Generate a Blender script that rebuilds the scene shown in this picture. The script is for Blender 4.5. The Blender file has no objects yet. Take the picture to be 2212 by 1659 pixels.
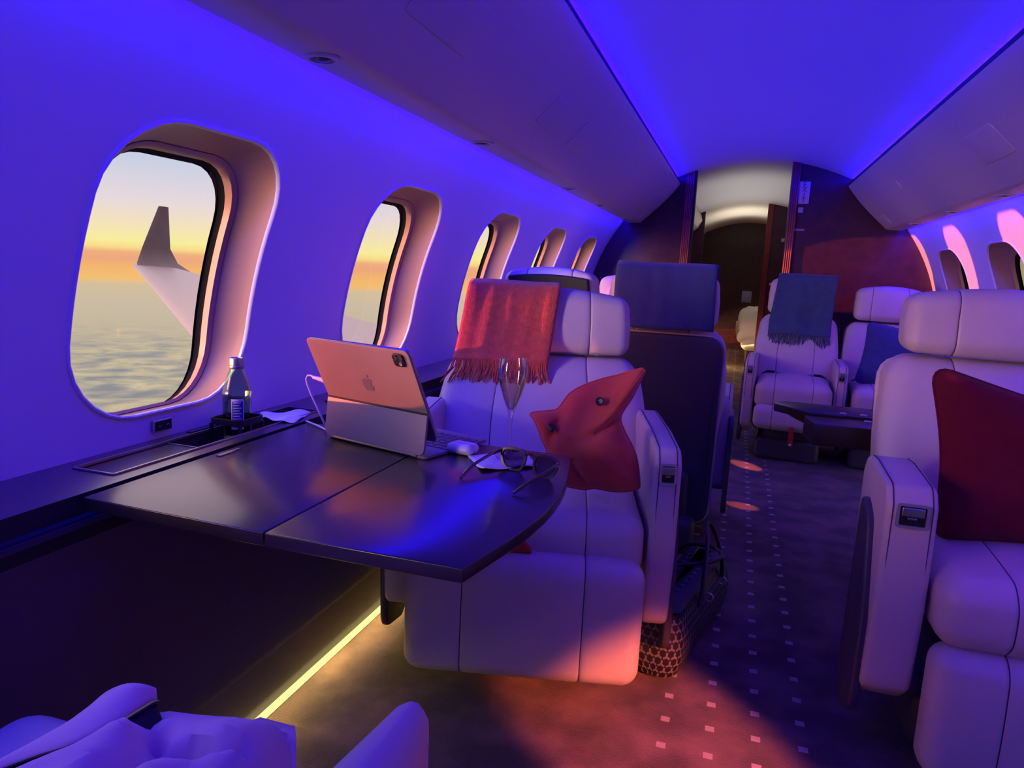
import bpy, math, random
import numpy as np
from mathutils import Matrix, Vector
random.seed(4)
PI = math.pi
sc = bpy.context.scene
COL = sc.collection
# ---------------------------------------------------------------- frame of the cabin
XC, RC, ZC = .079, 1.205, .702        # fuselage centre line and inner radius
EYE = 1.06

# ================================================================= helpers
def lin(r, g, b):
    f = lambda c: (c/255/12.92 if c <= 10 else ((c/255+.055)/1.055)**2.4)
    return (f(r), f(g), f(b), 1)

class MB:
    def __init__(s): s.v=[]; s.f=[]; s.m=[]
    def add(s, vs, fs, mi=0):
        o=len(s.v); s.v += [tuple(p) for p in vs]
        for f in fs: s.f.append(tuple(i+o for i in f)); s.m.append(mi)
        return s
    def grid(s, rows, mi=0, closed=False, flip=False):
        n=len(rows[0]); vs=[p for r in rows for p in r]; fs=[]
        for i in range(len(rows)-1):
            for j in range(n if closed else n-1):
                a=i*n+j; b=i*n+(j+1)%n
                q=(a,b,b+n,a+n); fs.append(q[::-1] if flip else q)
        return s.add(vs,fs,mi)
    def box(s, c, d, mi=0, r=0):
        if r>0: return rbox(s, c, [x/2 for x in d], r, mi=mi, n=2)
        x,y,z=c; a,b,e=[k/2 for k in d]
        vs=[(x+i*a,y+j*b,z+k*e) for i in(-1,1) for j in(-1,1) for k in(-1,1)]
        return s.add(vs,[(0,1,3,2),(4,6,7,5),(0,4,5,1),(2,3,7,6),(0,2,6,4),(1,5,7,3)],mi)
    def tube(s, pts, r, n=8, mi=0, cap=True):
        pts=[Vector(p) for p in pts]; rows=[]
        up=None
        for i,p in enumerate(pts):
            t=(pts[min(i+1,len(pts)-1)]-pts[max(i-1,0)]).normalized()
            if up is None:
                up=Vector((0,0,1)) if abs(t.z)<.9 else Vector((1,0,0))
            a=t.cross(up).normalized(); b=a.cross(t).normalized(); up=b
            rr=r[i] if isinstance(r,(list,tuple)) else r
            rows.append([p+(a*math.cos(2*PI*k/n)+b*math.sin(2*PI*k/n))*rr for k in range(n)])
        s.grid(rows,mi,True)
        if cap:
            s.add(rows[0],[tuple(range(n))[::-1]],mi); s.add(rows[-1],[tuple(range(n))],mi)
        return s
    def lathe(s, prof, c=(0,0,0), n=32, mi=0):
        rows=[[(c[0]+r*math.cos(2*PI*k/n),c[1]+r*math.sin(2*PI*k/n),c[2]+z) for k in range(n)] for r,z in prof]
        return s.grid(rows,mi,True)
    def build(s, name, mat, parent=None, smooth=True, loc=None, rot=None):
        assert all(max(f)<len(s.v) for f in s.f), name
        me=bpy.data.meshes.new(name); me.from_pydata([tuple(p) for p in s.v],[],s.f)
        mats = mat if isinstance(mat,(list,tuple)) else [mat]
        for m in mats: me.materials.append(m)
        for p,mi in zip(me.polygons,s.m):
            p.material_index=min(mi,len(mats)-1); p.use_smooth=smooth
        import bmesh
        bm=bmesh.new(); bm.from_mesh(me)
        bmesh.ops.remove_doubles(bm,verts=bm.verts,dist=1e-5)
        bmesh.ops.recalc_face_normals(bm,faces=bm.faces)
        bm.to_mesh(me); bm.free()
        if smooth:
            try: me.set_sharp_from_angle(angle=math.radians(42))
            except Exception: pass
        o=bpy.data.objects.new(name,me); COL.objects.link(o)
        if parent: o.parent=parent
        if loc is not None: o.location=loc
        if rot is not None: o.rotation_euler=rot
        return o

def axis_pts(h, r, n, extra=()):
    rr=min(r,h)
    e=[h-rr+rr*math.sin(PI/2*k/5) for k in range(6)]
    # equal angle sampling is not needed: positions on the flat cube face
    e=[h-rr+rr*k/5 for k in range(6)]
    core=[-(h-rr)+2*(h-rr)*k/n for k in range(n+1)] if h-rr>1e-4 else [0]
    pts=set(round(x,6) for x in core+e+[-x for x in e]+list(extra) if -h-1e-6<=x<=h+1e-6)
    return sorted(pts)

def rbox(mb, c, h, r, mi=0, n=6, seams=(), puff=(0,0,0), deform=None, seam_mi=None, depth=.004):
    """rounded box of half sizes h; stitched seams run round it at the given x; puff bulges its faces"""
    ex=[]
    for s in seams: ex += [s-.007,s-.0035,s-.0012,s+.0012,s+.0035,s+.007]
    hr=[min(r,k) for k in h]
    A=[axis_pts(h[0],r,n,ex),axis_pts(h[1],r,n),axis_pts(h[2],r,n)]
    N=[len(a) for a in A]; idx={}; vs=[]
    def vert(i,j,k):
        key=(i,j,k)
        if key in idx: return idx[key]
        p=[A[0][i],A[1][j],A[2][k]]
        q=[max(-(h[t]-hr[t]),min(h[t]-hr[t],p[t])) for t in range(3)]
        d=[p[t]-q[t] for t in range(3)]; L=math.sqrt(sum(x*x for x in d)) or 1
        nrm=[x/L for x in d]
        P=[q[t]+nrm[t]*hr[t] for t in range(3)]
        for t in range(3):
            if puff[t]:
                o=[u for u in range(3) if u!=t]
                w=1
                for u in o: w*=max(0,1-(P[u]/h[u])**2)
                P[t]+=nrm[t]*abs(nrm[t])*puff[t]*w
        for s in seams:
            g=depth*math.exp(-((p[0]-s)/.0035)**2)
            P[1]-=nrm[1]*g; P[2]-=nrm[2]*g
        if deform: P=deform(P)
        idx[key]=len(vs); vs.append((P[0]+c[0],P[1]+c[1],P[2]+c[2])); return idx[key]
    fs=[]; ms=[]
    for ax in range(3):
        u,w=[t for t in range(3) if t!=ax]
        for side in (0,N[ax]-1):
            for a in range(N[u]-1):
                for b in range(N[w]-1):
                    q=[]
                    for (da,db) in ((0,0),(1,0),(1,1),(0,1)):
                        t=[0,0,0]; t[ax]=side; t[u]=a+da; t[w]=b+db; q.append(vert(*t))
                    fs.append(tuple(q)); m=mi
                    if seam_mi is not None and u==0:
                        xm=(A[0][a]+A[0][a+1])/2
                        if any(abs(xm-s)<.00125 for s in seams): m=seam_mi
                    ms.append(m)
    o=len(mb.v); mb.v+=vs
    for f,m in zip(fs,ms): mb.f.append(tuple(i+o for i in f)); mb.m.append(m)
    return mb

def smooth_poly(pts, n=6):
    """closed Catmull-Rom through 2-D points"""
    out=[]; L=len(pts)
    for i in range(L):
        p0,p1,p2,p3=[np.array(pts[(i+k-1)%L],float) for k in range(4)]
        for k in range(n):
            t=k/n
            out.append(tuple(.5*((2*p1)+(-p0+p2)*t+(2*p0-5*p1+4*p2-p3)*t*t+(-p0+3*p1-3*p2+p3)*t**3)))
    return out

def round_poly(pts, r, n=5):
    """polygon with its corners rounded by radius r (a number or one per corner)"""
    out=[]; L=len(pts)
    for i in range(L):
        p=np.array(pts[i],float); a=np.array(pts[i-1],float)-p; b=np.array(pts[(i+1)%L],float)-p
        la,lb=np.linalg.norm(a),np.linalg.norm(b); rr=r[i] if isinstance(r,(list,tuple)) else r
        if rr<=0: out.append(tuple(p)); continue
        cosang=max(-1,min(1,(a@b)/(la*lb))); ang=math.acos(cosang)
        t=min(rr/math.tan(ang/2),la*.48,lb*.48)
        A=p+a/la*t; B=p+b/lb*t
        for k in range(n+1):
            u=k/n; out.append(tuple((1-u)**2*A+2*u*(1-u)*p+u*u*B))
    return out

def inset(poly, d):
    L=len(poly); P=[np.array(p,float) for p in poly]
    area=sum(P[i][0]*P[(i+1)%L][1]-P[(i+1)%L][0]*P[i][1] for i in range(L))
    sg=1 if area>0 else -1; out=[]
    for i in range(L):
        t=P[(i+1)%L]-P[i-1]; t=t/(np.linalg.norm(t) or 1)
        out.append(tuple(P[i]+sg*d*np.array([-t[1],t[0]])))
    return out

def prism(mb, poly, a, b, f, bev=0, mi=0, caps=True):
    """extrude a 2-D outline from depth a to depth b; f(u,v,w) gives the 3-D point"""
    lv=[]
    s=1 if b>a else -1
    if bev:
        for k in range(4):
            t=PI/2*k/3; lv.append((bev*(1-math.sin(t)),a+s*bev*(1-math.cos(t))))
        for k in range(4):
            t=PI/2*k/3; lv.append((bev*(1-math.cos(t)),b-s*bev*(1-math.sin(t))))
    else: lv=[(0,a),(0,b)]
    rows=[[f(u,v,w) for u,v in (inset(poly,i) if i>1e-9 else poly)] for i,w in lv]
    mb.grid(rows,mi,True)
    if caps:
        n=len(poly)
        mb.add(rows[0],[tuple(range(n))],mi); mb.add(rows[-1],[tuple(range(n))[::-1]],mi)
    return mb

def tag(o, label, cat, group=None, kind=None):
    o['label']=label; o['category']=cat
    if group: o['group']=group
    if kind: o['kind']=kind
    return o
def thing(name, label, cat, loc=(0,0,0), rz=0, group=None, rot=None):
    o=bpy.data.objects.new(name,None); COL.objects.link(o); o.empty_display_size=.05
    o.location=loc; o.rotation_euler=rot if rot else (0,0,rz)
    return tag(o,label,cat,group)
def struct(o, label=None, cat=None):
    o['kind']='structure'
    if label: o['label']=label
    if cat: o['category']=cat
    return o
def part(o, label):
    o['label']=label; return o

# ================================================================= materials
def mat(name, col, rough=.5, metal=0, bump=0, bscale=80, var=0, vscale=6, spec=.5, coat=0, sheen=0, col2=None, crough=.08):
    m=bpy.data.materials.new(name); m.use_nodes=True; nt=m.node_tree; N=nt.nodes; L=nt.links
    b=N['Principled BSDF']; b.inputs['Base Color'].default_value=col
    b.inputs['Roughness'].default_value=rough; b.inputs['Metallic'].default_value=metal
    b.inputs['Specular IOR Level'].default_value=spec
    if coat: b.inputs['Coat Weight'].default_value=coat; b.inputs['Coat Roughness'].default_value=crough; b.inputs['Coat IOR'].default_value=1.7
    if sheen: b.inputs['Sheen Weight'].default_value=sheen; b.inputs['Sheen Roughness'].default_value=.4
    tc=N.new('ShaderNodeTexCoord')
    if bump:
        n=N.new('ShaderNodeTexNoise'); n.inputs['Scale'].default_value=bscale; n.inputs['Detail'].default_value=4
        L.new(tc.outputs['Object'],n.inputs['Vector'])
        bp=N.new('ShaderNodeBump'); bp.inputs['Strength'].default_value=bump; bp.inputs['Distance'].default_value=.004
        L.new(n.outputs['Fac'],bp.inputs['Height']); L.new(bp.outputs['Normal'],b.inputs['Normal'])
    if var or col2:
        n=N.new('ShaderNodeTexNoise'); n.inputs['Scale'].default_value=vscale; n.inputs['Detail'].default_value=5
        L.new(tc.outputs['Object'],n.inputs['Vector'])
        r=N.new('ShaderNodeValToRGB'); r.color_ramp.elements[0].position=.35; r.color_ramp.elements[1].position=.68
        c2=col2 or tuple(min(1,c*(1+var)) for c in col[:3])+(1,)
        r.color_ramp.elements[0].color=col; r.color_ramp.elements[1].color=c2
        L.new(n.outputs['Fac'],r.inputs['Fac']); L.new(r.outputs['Color'],b.inputs['Base Color'])
    return m
def emit(name, col, s):
    m=bpy.data.materials.new(name); m.use_nodes=True; N=m.node_tree.nodes; N.clear()
    e=N.new('ShaderNodeEmission'); e.inputs['Color'].default_value=col; e.inputs['Strength'].default_value=s
    o=N.new('ShaderNodeOutputMaterial'); m.node_tree.links.new(e.outputs[0],o.inputs[0]); return m
def thin_glass(name, tint=(1,1,1,1), gloss=.12, rough=.01):
    m=bpy.data.materials.new(name); m.use_nodes=True; nt=m.node_tree; N=nt.nodes; L=nt.links; N.clear()
    t=N.new('ShaderNodeBsdfTransparent'); t.inputs[0].default_value=tint
    g=N.new('ShaderNodeBsdfGlossy'); g.inputs['Roughness'].default_value=rough
    lw=N.new('ShaderNodeLayerWeight'); lw.inputs['Blend'].default_value=.35
    mu=N.new('ShaderNodeMath'); mu.operation='MULTIPLY'; mu.inputs[1].default_value=gloss
    L.new(lw.outputs['Facing'],mu.inputs[0])
    x=N.new('ShaderNodeMixShader'); o=N.new('ShaderNodeOutputMaterial')
    L.new(mu.outputs[0],x.inputs[0]); L.new(t.outputs[0],x.inputs[1]); L.new(g.outputs[0],x.inputs[2]); L.new(x.outputs[0],o.inputs[0])
    return m

M={}
M['shell']=mat('cream_wall_panel',(.72,.70,.68,1),.55,bump=.02,bscale=300)
M['ceil']=mat('white_ceiling_fabric',(.74,.74,.76,1),.6,bump=.03,bscale=250)
M['bin']=mat('cream_overhead_panel',(.58,.53,.52,1),.42,bump=.02,bscale=220)
M['dark_trim']=mat('dark_trim',(.02,.02,.024,1),.6,spec=.2)
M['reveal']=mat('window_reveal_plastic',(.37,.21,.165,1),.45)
M['gasket']=mat('black_rubber',(.012,.012,.014,1),.9,spec=.05)
M['glass']=thin_glass('cabin_window_glass',(.97,.97,.97,1),.10)
M['leather']=mat('pale_cream_leather',(.55,.50,.47,1),.42,bump=.10,bscale=420,var=.06,vscale=9)
M['seam']=mat('dark_seam_thread',(.05,.045,.05,1),.7)
M['dleather']=mat('dark_brown_leather',(.055,.052,.080,1),.42,bump=.08,bscale=350)
M['stitch']=mat('grey_stitching',(.25,.23,.24,1),.7)
M['lacquer']=mat('black_lacquered_wood',(.014,.010,.012,1),.42,spec=.2,var=.3,vscale=3,coat=.75,crough=.21)
M['ledge']=mat('satin_black_ledge',(.016,.013,.016,1),.34,spec=.8,var=.2,vscale=4,coat=.8,crough=.25)
M['chrome']=mat('polished_metal',(.80,.79,.78,1),.38,1)
M['satin']=mat('satin_metal',(.5,.49,.48,1),.32,1)
M['wood']=mat('dark_veneer',(.050,.018,.020,1),.38,spec=.4,var=.5,vscale=14)
M['redwood']=mat('reddish_fluted_wood',(.21,.028,.026,1),.35,var=.4,vscale=20)
M['white']=mat('white_plastic',(.78,.78,.78,1),.32)
M['paper']=mat('white_napkin_paper',(.80,.80,.80,1),.85,bump=.15,bscale=160)
M['black']=mat('black_plastic',(.012,.012,.013,1),.35)
M['terra']=mat('terracotta_wool',(.60,.10,.055,1),.95,bump=1.0,bscale=260,var=.25,vscale=60,sheen=.5,spec=.1)
M['terrafab']=mat('terracotta_felt',(.62,.11,.06,1),.92,bump=.25,bscale=500,var=.12,vscale=20,sheen=.3,spec=.1)
M['burg']=mat('burgundy_felt',(.15,.015,.022,1),.95,bump=.2,bscale=500,var=.12,vscale=30,sheen=.15,spec=.1)
M['navy']=mat('navy_wool',(.055,.075,.19,1),.95,bump=.4,bscale=400,var=.15,vscale=30,sheen=.25,spec=.1)
M['slate']=mat('slate_blue_wool',(.05,.085,.15,1),.95,bump=.5,bscale=350,var=.2,vscale=25,sheen=.2,spec=.1)
M['fleece']=mat('pale_grey_jersey',(.68,.50,.50,1),.9,bump=.12,bscale=600,sheen=.2,spec=.15)
M['redcloth']=mat('red_cloth',(.42,.03,.02,1),.8,bump=.1,bscale=300)
M['ipad']=mat('grey_coated_cover',(.24,.20,.185,1),.5,bump=.03,bscale=500,var=.1,vscale=14)
M['key']=mat('dark_grey_keycap',(.10,.10,.105,1),.45)
M['mark']=mat('polished_emblem',(.21,.20,.20,1),.28,.25)
M['tort']=mat('dark_tortoiseshell_acetate',(.012,.008,.007,1),.14,coat=.5,col2=(.045,.016,.007,1),vscale=55)
M['lens']=thin_glass('dark_lens',(.20,.16,.20,1),.5)
M['bed']=mat('white_bed_linen',(.75,.73,.70,1),.9,bump=.15,bscale=30)
M['bag']=mat('dark_coated_canvas',(.020,.018,.024,1),.45,bump=.08,bscale=300)
M['chev']=mat('grey_printed_chevrons',(.20,.18,.24,1),.5)
M['strap']=mat('dark_leather_strap',(.02,.018,.022,1),.38)
M['exitsign']=mat('pale_sign_plate',(.55,.52,.62,1),.4)
M['exitred']=mat('red_sign_letters',(.30,.02,.03,1),.5)
M['gold']=mat('pale_gold_metal',(.70,.62,.30,1),.25,1)
M['wing']=mat('pale_grey_wing_skin',(.22,.22,.25,1),.4)
M['winglet']=mat('dark_grey_winglet_paint',(.15,.12,.14,1),.4,var=.3,vscale=2)
M['led_blue']=emit('blue_strip_lamp',(.008,0,1,1),4)
M['led_warm']=emit('warm_strip_lamp',(1,.80,.25,1),1.6)
M['lamp']=mat('lamp_lens',(.05,.05,.06,1),.1)

def real_glass(name, tint, ior=1.45, rough=0):
    m=bpy.data.materials.new(name); m.use_nodes=True; b=m.node_tree.nodes['Principled BSDF']
    b.inputs['Base Color'].default_value=tint; b.inputs['Transmission Weight'].default_value=1
    b.inputs['Roughness'].default_value=rough; b.inputs['IOR'].default_value=ior; return m
M['flute']=thin_glass('crystal_glass',(.96,.96,.97,1),1.0,.02)
M['wine']=thin_glass('sparkling_wine',(1,.88,.62,1),.5,.03)
M['bottleglass']=thin_glass('green_bottle_glass',(.66,.92,.55,1),.7,.03)
M['water']=real_glass('green_tinted_water',(.55,.85,.65,1),1.2)

def carpet_mat():
    m=bpy.data.materials.new('dark_patterned_carpet'); m.use_nodes=True; nt=m.node_tree; N=nt.nodes; L=nt.links
    b=N['Principled BSDF']; b.inputs['Roughness'].default_value=.95; b.inputs['Specular IOR Level'].default_value=.1
    b.inputs['Sheen Weight'].default_value=.25
    tc=N.new('ShaderNodeTexCoord'); sp=N.new('ShaderNodeSeparateXYZ'); L.new(tc.outputs['Object'],sp.inputs[0])
    def op(o,a,b_=None,c=None):
        n=N.new('ShaderNodeMath'); n.operation=o
        for i,x in enumerate((a,b_,c)):
            if x is None: continue
            if isinstance(x,(int,float)): n.inputs[i].default_value=x
            else: L.new(x,n.inputs[i])
        return n.outputs[0]
    X,Y=sp.outputs[0],sp.outputs[1]
    def cell(v,off,p,half):
        t=op('DIVIDE',op('SUBTRACT',v,off-p/2),p); fr=op('FRACT',t)
        return op('LESS_THAN',op('ABSOLUTE',op('SUBTRACT',fr,.5)),half/p)
    sq=op('MULTIPLY',cell(X,-.0745,.1042,.0105),cell(Y,1.6530,.1033,.0105))
    rng=op('MULTIPLY',op('GREATER_THAN',X,-.13),op('LESS_THAN',X,.29))
    sq=op('MULTIPLY',sq,rng)
    n1=N.new('ShaderNodeTexNoise'); n1.inputs['Scale'].default_value=6; n1.inputs['Detail'].default_value=3
    L.new(tc.outputs['Object'],n1.inputs['Vector'])
    r=N.new('ShaderNodeValToRGB'); r.color_ramp.elements[0].position=.40; r.color_ramp.elements[1].position=.68
    r.color_ramp.elements[0].color=(.080,.042,.042,1); r.color_ramp.elements[1].color=(.24,.135,.115,1)
    L.new(n1.outputs['Fac'],r.inputs[0])
    mx=N.new('ShaderNodeMix'); mx.data_type='RGBA'; L.new(sq,mx.inputs[0]); L.new(r.outputs[0],mx.inputs[6]); mx.inputs[7].default_value=(.55,.45,.42,1)
    L.new(mx.outputs[2],b.inputs['Base Color'])
    n2=N.new('ShaderNodeTexNoise'); n2.inputs['Scale'].default_value=420; n2.inputs['Detail'].default_value=2
    L.new(tc.outputs['Object'],n2.inputs['Vector'])
    bp=N.new('ShaderNodeBump'); bp.inputs['Strength'].default_value=.9; bp.inputs['Distance'].default_value=.004
    L.new(n2.outputs['Fac'],bp.inputs['Height']); L.new(bp.outputs[0],b.inputs['Normal'])
    return m
M['carpet']=carpet_mat()

# ================================================================= the cabin shell
def W(side, y, phi, r=RC):
    return (XC+side*r*math.cos(phi), y, ZC+r*math.sin(phi))
PHC=math.radians(15.3)                     # height of the window centres on the curved wall
WIN=[1.215+.92*k for k in range(-2,5)]     # window centres along the cabin
HW,HH=.243,.292                            # half size of the opening (arc length upwards)
def srect(hw, hh, r, n=8):
    pts=[]
    for cx,cy,a0 in ((hw-r,hh-r,0),(-hw+r,hh-r,90),(-hw+r,-hh+r,180),(hw-r,-hh+r,270)):
        for k in range(n):
            a=math.radians(a0+90*k/(n-1)); pts.append((cx+r*math.cos(a),cy+r*math.sin(a)))
        # straight runs get extra points through resampling below
    out=[]; L=len(pts)
    for i in range(L):
        p=pts[i]; q=pts[(i+1)%L]; out.append(p)
        if i%n==n-1:
            for k in range(1,7): out.append((p[0]+(q[0]-p[0])*k/7,p[1]+(q[1]-p[1])*k/7))
    return out
def wall(side, name):
    mb=MB(); s0,s1=-.42,.42
    hole=srect(HW,HH,.155)
    for yc in WIN:
        rows=[]
        outer=[]
        for (u,v) in hole:
            k=min(.46/abs(u) if abs(u)>1e-6 else 9e9, s1/abs(v) if abs(v)>1e-6 else 9e9)
            outer.append((u*k,v*k))
        for i in range(9):
            t=i/8
            rows.append([W(side,yc+a[0]*(1-t)+b[0]*t,PHC+(a[1]*(1-t)+b[1]*t)/RC) for a,b in zip(hole,outer)])
        mb.grid(rows,0,True)
        # corners of the plate
        n=len(outer)
        for sx in(-1,1):
            for sy in(-1,1):
                c=(sx*.46,sy*s1)
                near=sorted(range(n),key=lambda i:math.dist(outer[i],c))
                a=[i for i in near if abs(abs(outer[i][0])-.46)<1e-5][:1]; b=[i for i in near if abs(abs(outer[i][1])-s1)<1e-5][:1]
                if a and b and a!=b and math.dist(outer[a[0]],outer[b[0]])<.2:
                    P=[outer[a[0]],c,outer[b[0]]]
                    mb.add([W(side,yc+p[0],PHC+p[1]/RC) for p in P],[(0,1,2)])
    def strip(y0,y1,p0,p1,n=24,m=1):
        rows=[[W(side,y0+(y1-y0)*i/m,p0+(p1-p0)*k/n) for k in range(n+1)] for i in range(m+1)]
        mb.grid(rows)
    ya,yb=WIN[0]-.46,WIN[-1]+.46
    strip(ya,yb,math.radians(-23),PHC+s0/RC); strip(ya,yb,PHC+s1/RC,math.radians(58))
    strip(-3.0,ya,math.radians(-23),math.radians(58),40); strip(yb,12.0,math.radians(-23),math.radians(58),40)
    return struct(mb.build(name,M['shell']),'cream curved cabin wall with rounded windows on the '+('left' if side<0 else 'right'),'wall')
wall(-1,'wall_left'); wall(1,'wall_right')

def window(side, yc, name):
    root=bpy.data.objects.new(name,None); COL.objects.link(root); root.location=W(side,yc,PHC); struct(root)
    o=Vector(root.location)
    def ring(hw,hh,r,dr): return [Vector(W(side,yc+u,PHC+(v-.055*max(0,dr)/.095)/RC,RC+dr))-o for u,v in srect(hw,hh,r)]
    # concave reveal with a thin raised rim
    mb=MB()
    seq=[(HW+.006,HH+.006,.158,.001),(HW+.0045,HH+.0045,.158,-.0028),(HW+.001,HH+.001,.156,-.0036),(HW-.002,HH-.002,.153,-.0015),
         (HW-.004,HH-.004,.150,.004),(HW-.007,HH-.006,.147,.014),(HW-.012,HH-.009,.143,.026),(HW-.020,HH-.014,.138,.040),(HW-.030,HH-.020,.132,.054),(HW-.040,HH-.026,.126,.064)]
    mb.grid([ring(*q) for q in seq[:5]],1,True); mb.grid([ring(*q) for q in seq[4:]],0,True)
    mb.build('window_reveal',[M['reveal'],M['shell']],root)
    b=MB()
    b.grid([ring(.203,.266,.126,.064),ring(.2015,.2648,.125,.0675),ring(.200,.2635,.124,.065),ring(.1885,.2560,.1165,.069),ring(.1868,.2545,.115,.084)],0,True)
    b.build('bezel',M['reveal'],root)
    g=MB(); g.grid([ring(.1868,.2545,.115,.084),ring(.186,.254,.1145,.087),ring(.184,.2525,.1125,.0925),ring(.1815,.251,.111,.0955)],0,True)
    part(g.build('gasket',M['gasket'],root),'black rubber gasket')
    p=MB(); hw,hh=.182,.252
    rows=[ring(hw*t,hh*t,.111*t,.095) for t in (1,.66,.33,.02)]
    p.grid(rows,0,True); p.add(rows[-1],[tuple(range(len(rows[-1])))])
    part(p.build('window_pane',M['glass'],root),'clear window pane')
    # closing collar to the outer skin
    c=MB(); c.grid([ring(HW+.016,HH+.016,.165,.0),ring(HW+.016,HH+.016,.165,.101),ring(.180,.250,.110,.101)],0,True)
    part(c.build('window_frame',M['gasket'],root),'dark window frame behind the wall')
k=1
for side in (-1,1):
    for yc in WIN: window(side,yc,'window_%d'%k); k+=1

# floor
f=MB(); f.add([(-1.3,-3,0),(1.45,-3,0),(1.45,12.2,0),(-1.3,12.2,0)],[(0,1,2,3)])
struct(f.build('floor',M['carpet'],None,False),'dark mottled carpet with rows of small pale squares','carpet')

# ceiling
CZ,CR=1.890,1.30
def czat(dx): return CZ-dx*dx/(2*CR)
prof=[]
for i in range(-24,25):
    dx=.66*i/24; prof.append((XC+dx,czat(dx)))
prof=[(XC-.74,1.60),(XC-.70,czat(.66))]+prof+[(XC+.70,czat(.66)),(XC+.74,1.60)]
c=MB(); c.grid([[(x,y,z) for x,z in prof] for y in (-3,0,5.5,8.5,12)])
struct(c.build('ceiling',M['ceil']),'arched white ceiling lit blue by hidden strips','ceiling')

# overhead panels along both sides (closed bodies)
BIN=[(.918,1.434),(.905,1.4315),(.835,1.4325),(.82,1.436),(.812,1.441),(.70,1.545),(.63,1.617),(.585,1.672),(.560,1.704),(.556,1.716),(.559,1.7195),
     (.561,1.7215),(.568,1.748),(.575,1.750),(.580,1.738),(.62,1.715),(.73,1.70),(.80,1.62),(.90,1.50)]
BE=5.46
def overhead(side,name):
    mb=MB(); sec=[(XC+side*dx,z) for dx,z in BIN]; n=len(sec)
    ys=[-2.98,BE]
    rows=[[(x,y,z) for x,z in sec] for y in ys]
    base=len(mb.f); mb.grid(rows,0,True)
    for i in range(n):
        if i in (11,12): mb.m[base+i]=1
    mb.add(rows[-1],[tuple(range(n))]); mb.add(rows[0],[tuple(range(n))[::-1]])
    o=mb.build(name,[M['bin'],M['dark_trim']])
    struct(o,'cream overhead panel with dark edge trim along the '+('left' if side<0 else 'right')+' side','overhead panel')
    o.data.set_sharp_from_angle(angle=math.radians(28))
    return o
overhead(-1,'trim_1'); overhead(1,'trim_2')

# side ledges with lower panels
LX=.963+XC                                   # distance of the ledge edge from the centre line
def ledge(side,name,lname,bname):
    X=lambda d: XC+side*d
    TR=(.995+XC,1.088+XC,.945,1.588)          # tray recess in the left ledge
    mb=MB(); z=.674; y0,y1=-2.98,5.48
    def quad(a,b,c_,d): mb.add([(X(a),c_,z),(X(b),c_,z),(X(b),d,z),(X(a),d,z)],[(0,1,2,3)])
    if side<0:
        quad(LX,1.225,y0,TR[2]); quad(LX,1.225,TR[3],y1); quad(LX,TR[0],TR[2],TR[3]); quad(TR[1],1.225,TR[2],TR[3])
    else: quad(LX,1.225,y0,y1)
    sec=[(LX,z),(LX,.640),(LX-.006,.636),(LX-.006,.60),(LX+.02,.60)]
    mb.grid([[(X(a),y,b) for a,b in sec] for y in (y0,y1)],1)
    o=mb.build(name,[M['ledge'],M['dark_trim']],None,False); struct(o,'satin black side ledge below the '+('left' if side<0 else 'right')+' windows','ledge')
    # lower wall panel, leather, sloping under at the bottom
    p=MB(); sec=[(LX-.002,.60),(LX-.004,.20),(LX-.008,.165),(LX-.006,.150),(LX+.006,.14),(LX+.004,.03),(LX+.004,0)]
    p.grid([[(X(a),y,b) for a,b in sec] for y in (y0,y1)])
    o=p.build(lname,M['dleather']); struct(o,'dark leather lower side panel on the '+('left' if side<0 else 'right'),'panel')
    s=MB(); s.box((X(LX-.008),(y0+y1)/2,.628),(.006,y1-y0,.010))
    if side<0:
        for yy in (.640,.672):                # two vertical rows of stitching
            for i in range(64):
                zz=.17+i*.0068
                s.box((X(LX-.0055),yy,zz),(.002,.0016,.0045),1)
    M.setdefault('dsatin',mat('dull_dark_metal',(.05,.045,.055,1),.7,0,spec=.2)); st=s.build('trim_strip' ,[M['dsatin'],M['stitch']],o,False); part(st,'thin metal strip and stitching')
    l=MB(); l.box((X(LX-.006),(y0+5.3)/2,.010),(.010,5.3-y0,.014))
    part(l.build('floor_light_strip',M['led_warm'],o,False),'glowing warm yellow light strip along the floor')
ledge(-1,'trim_3','wall_left_lower','b'); ledge(1,'trim_4','wall_right_lower','b')

# end walls
b=MB(); b.box((XC,-3.02,.9),(2.9,.04,2.2)); struct(b.build('wall_front',M['shell'],None,False))
def bulkhead(y,dl,dr,name,th=.05,m='wood'):
    mb=MB()
    for a,b_ in ((-1.35,dl),(dr,1.5)):
        mb.box(((a+b_)/2,y+th/2,1.0),(b_-a,th,2.1))
    return struct(mb.build(name,M[m],None,False),'dark veneered bulkhead with open doorway','wall')
bulkhead(5.5,-.375,.271,'wall_back')
bulkhead(8.5,-.44,.215,'wall_rear')
b=MB(); b.box((XC,11.53,1.0),(2.9,.05,2.1)); struct(b.build('wall_end',M['wood'],None,False))
# reddish fluted door jambs
def jamb(x0,x1,y,name,m='redwood',lab='reddish fluted wooden door jamb'):
    mb=MB(); n=max(3,int((x1-x0)/.011)); w=(x1-x0)/n
    mb.box(((x0+x1)/2,y,.95),(x1-x0,.016,1.9))
    for i in range(n):
        mb.tube([(x0+w*(i+.5),y-.008,0.0),(x0+w*(i+.5),y-.008,1.9)],w*.45,6)
    return struct(mb.build(name,M[m]),lab,'door jamb')
jamb(.273,.325,5.490,'trim_5',lab='fluted wooden jamb right of the doorway')
jamb(-.440,-.380,5.490,'trim_6',lab='fluted wooden jamb left of the doorway')
jamb(.217,.270,8.490,'trim_7',lab='fluted wooden jamb of the second doorway')
# sliding door edge (dark strip) at left jamb
b=MB(); b.box((-.372,5.53,.95),(.012,.10,1.9)); struct(b.build('door_1',M['dark_trim'],None,False),'dark edge of the sliding door in the doorway','door')
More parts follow.
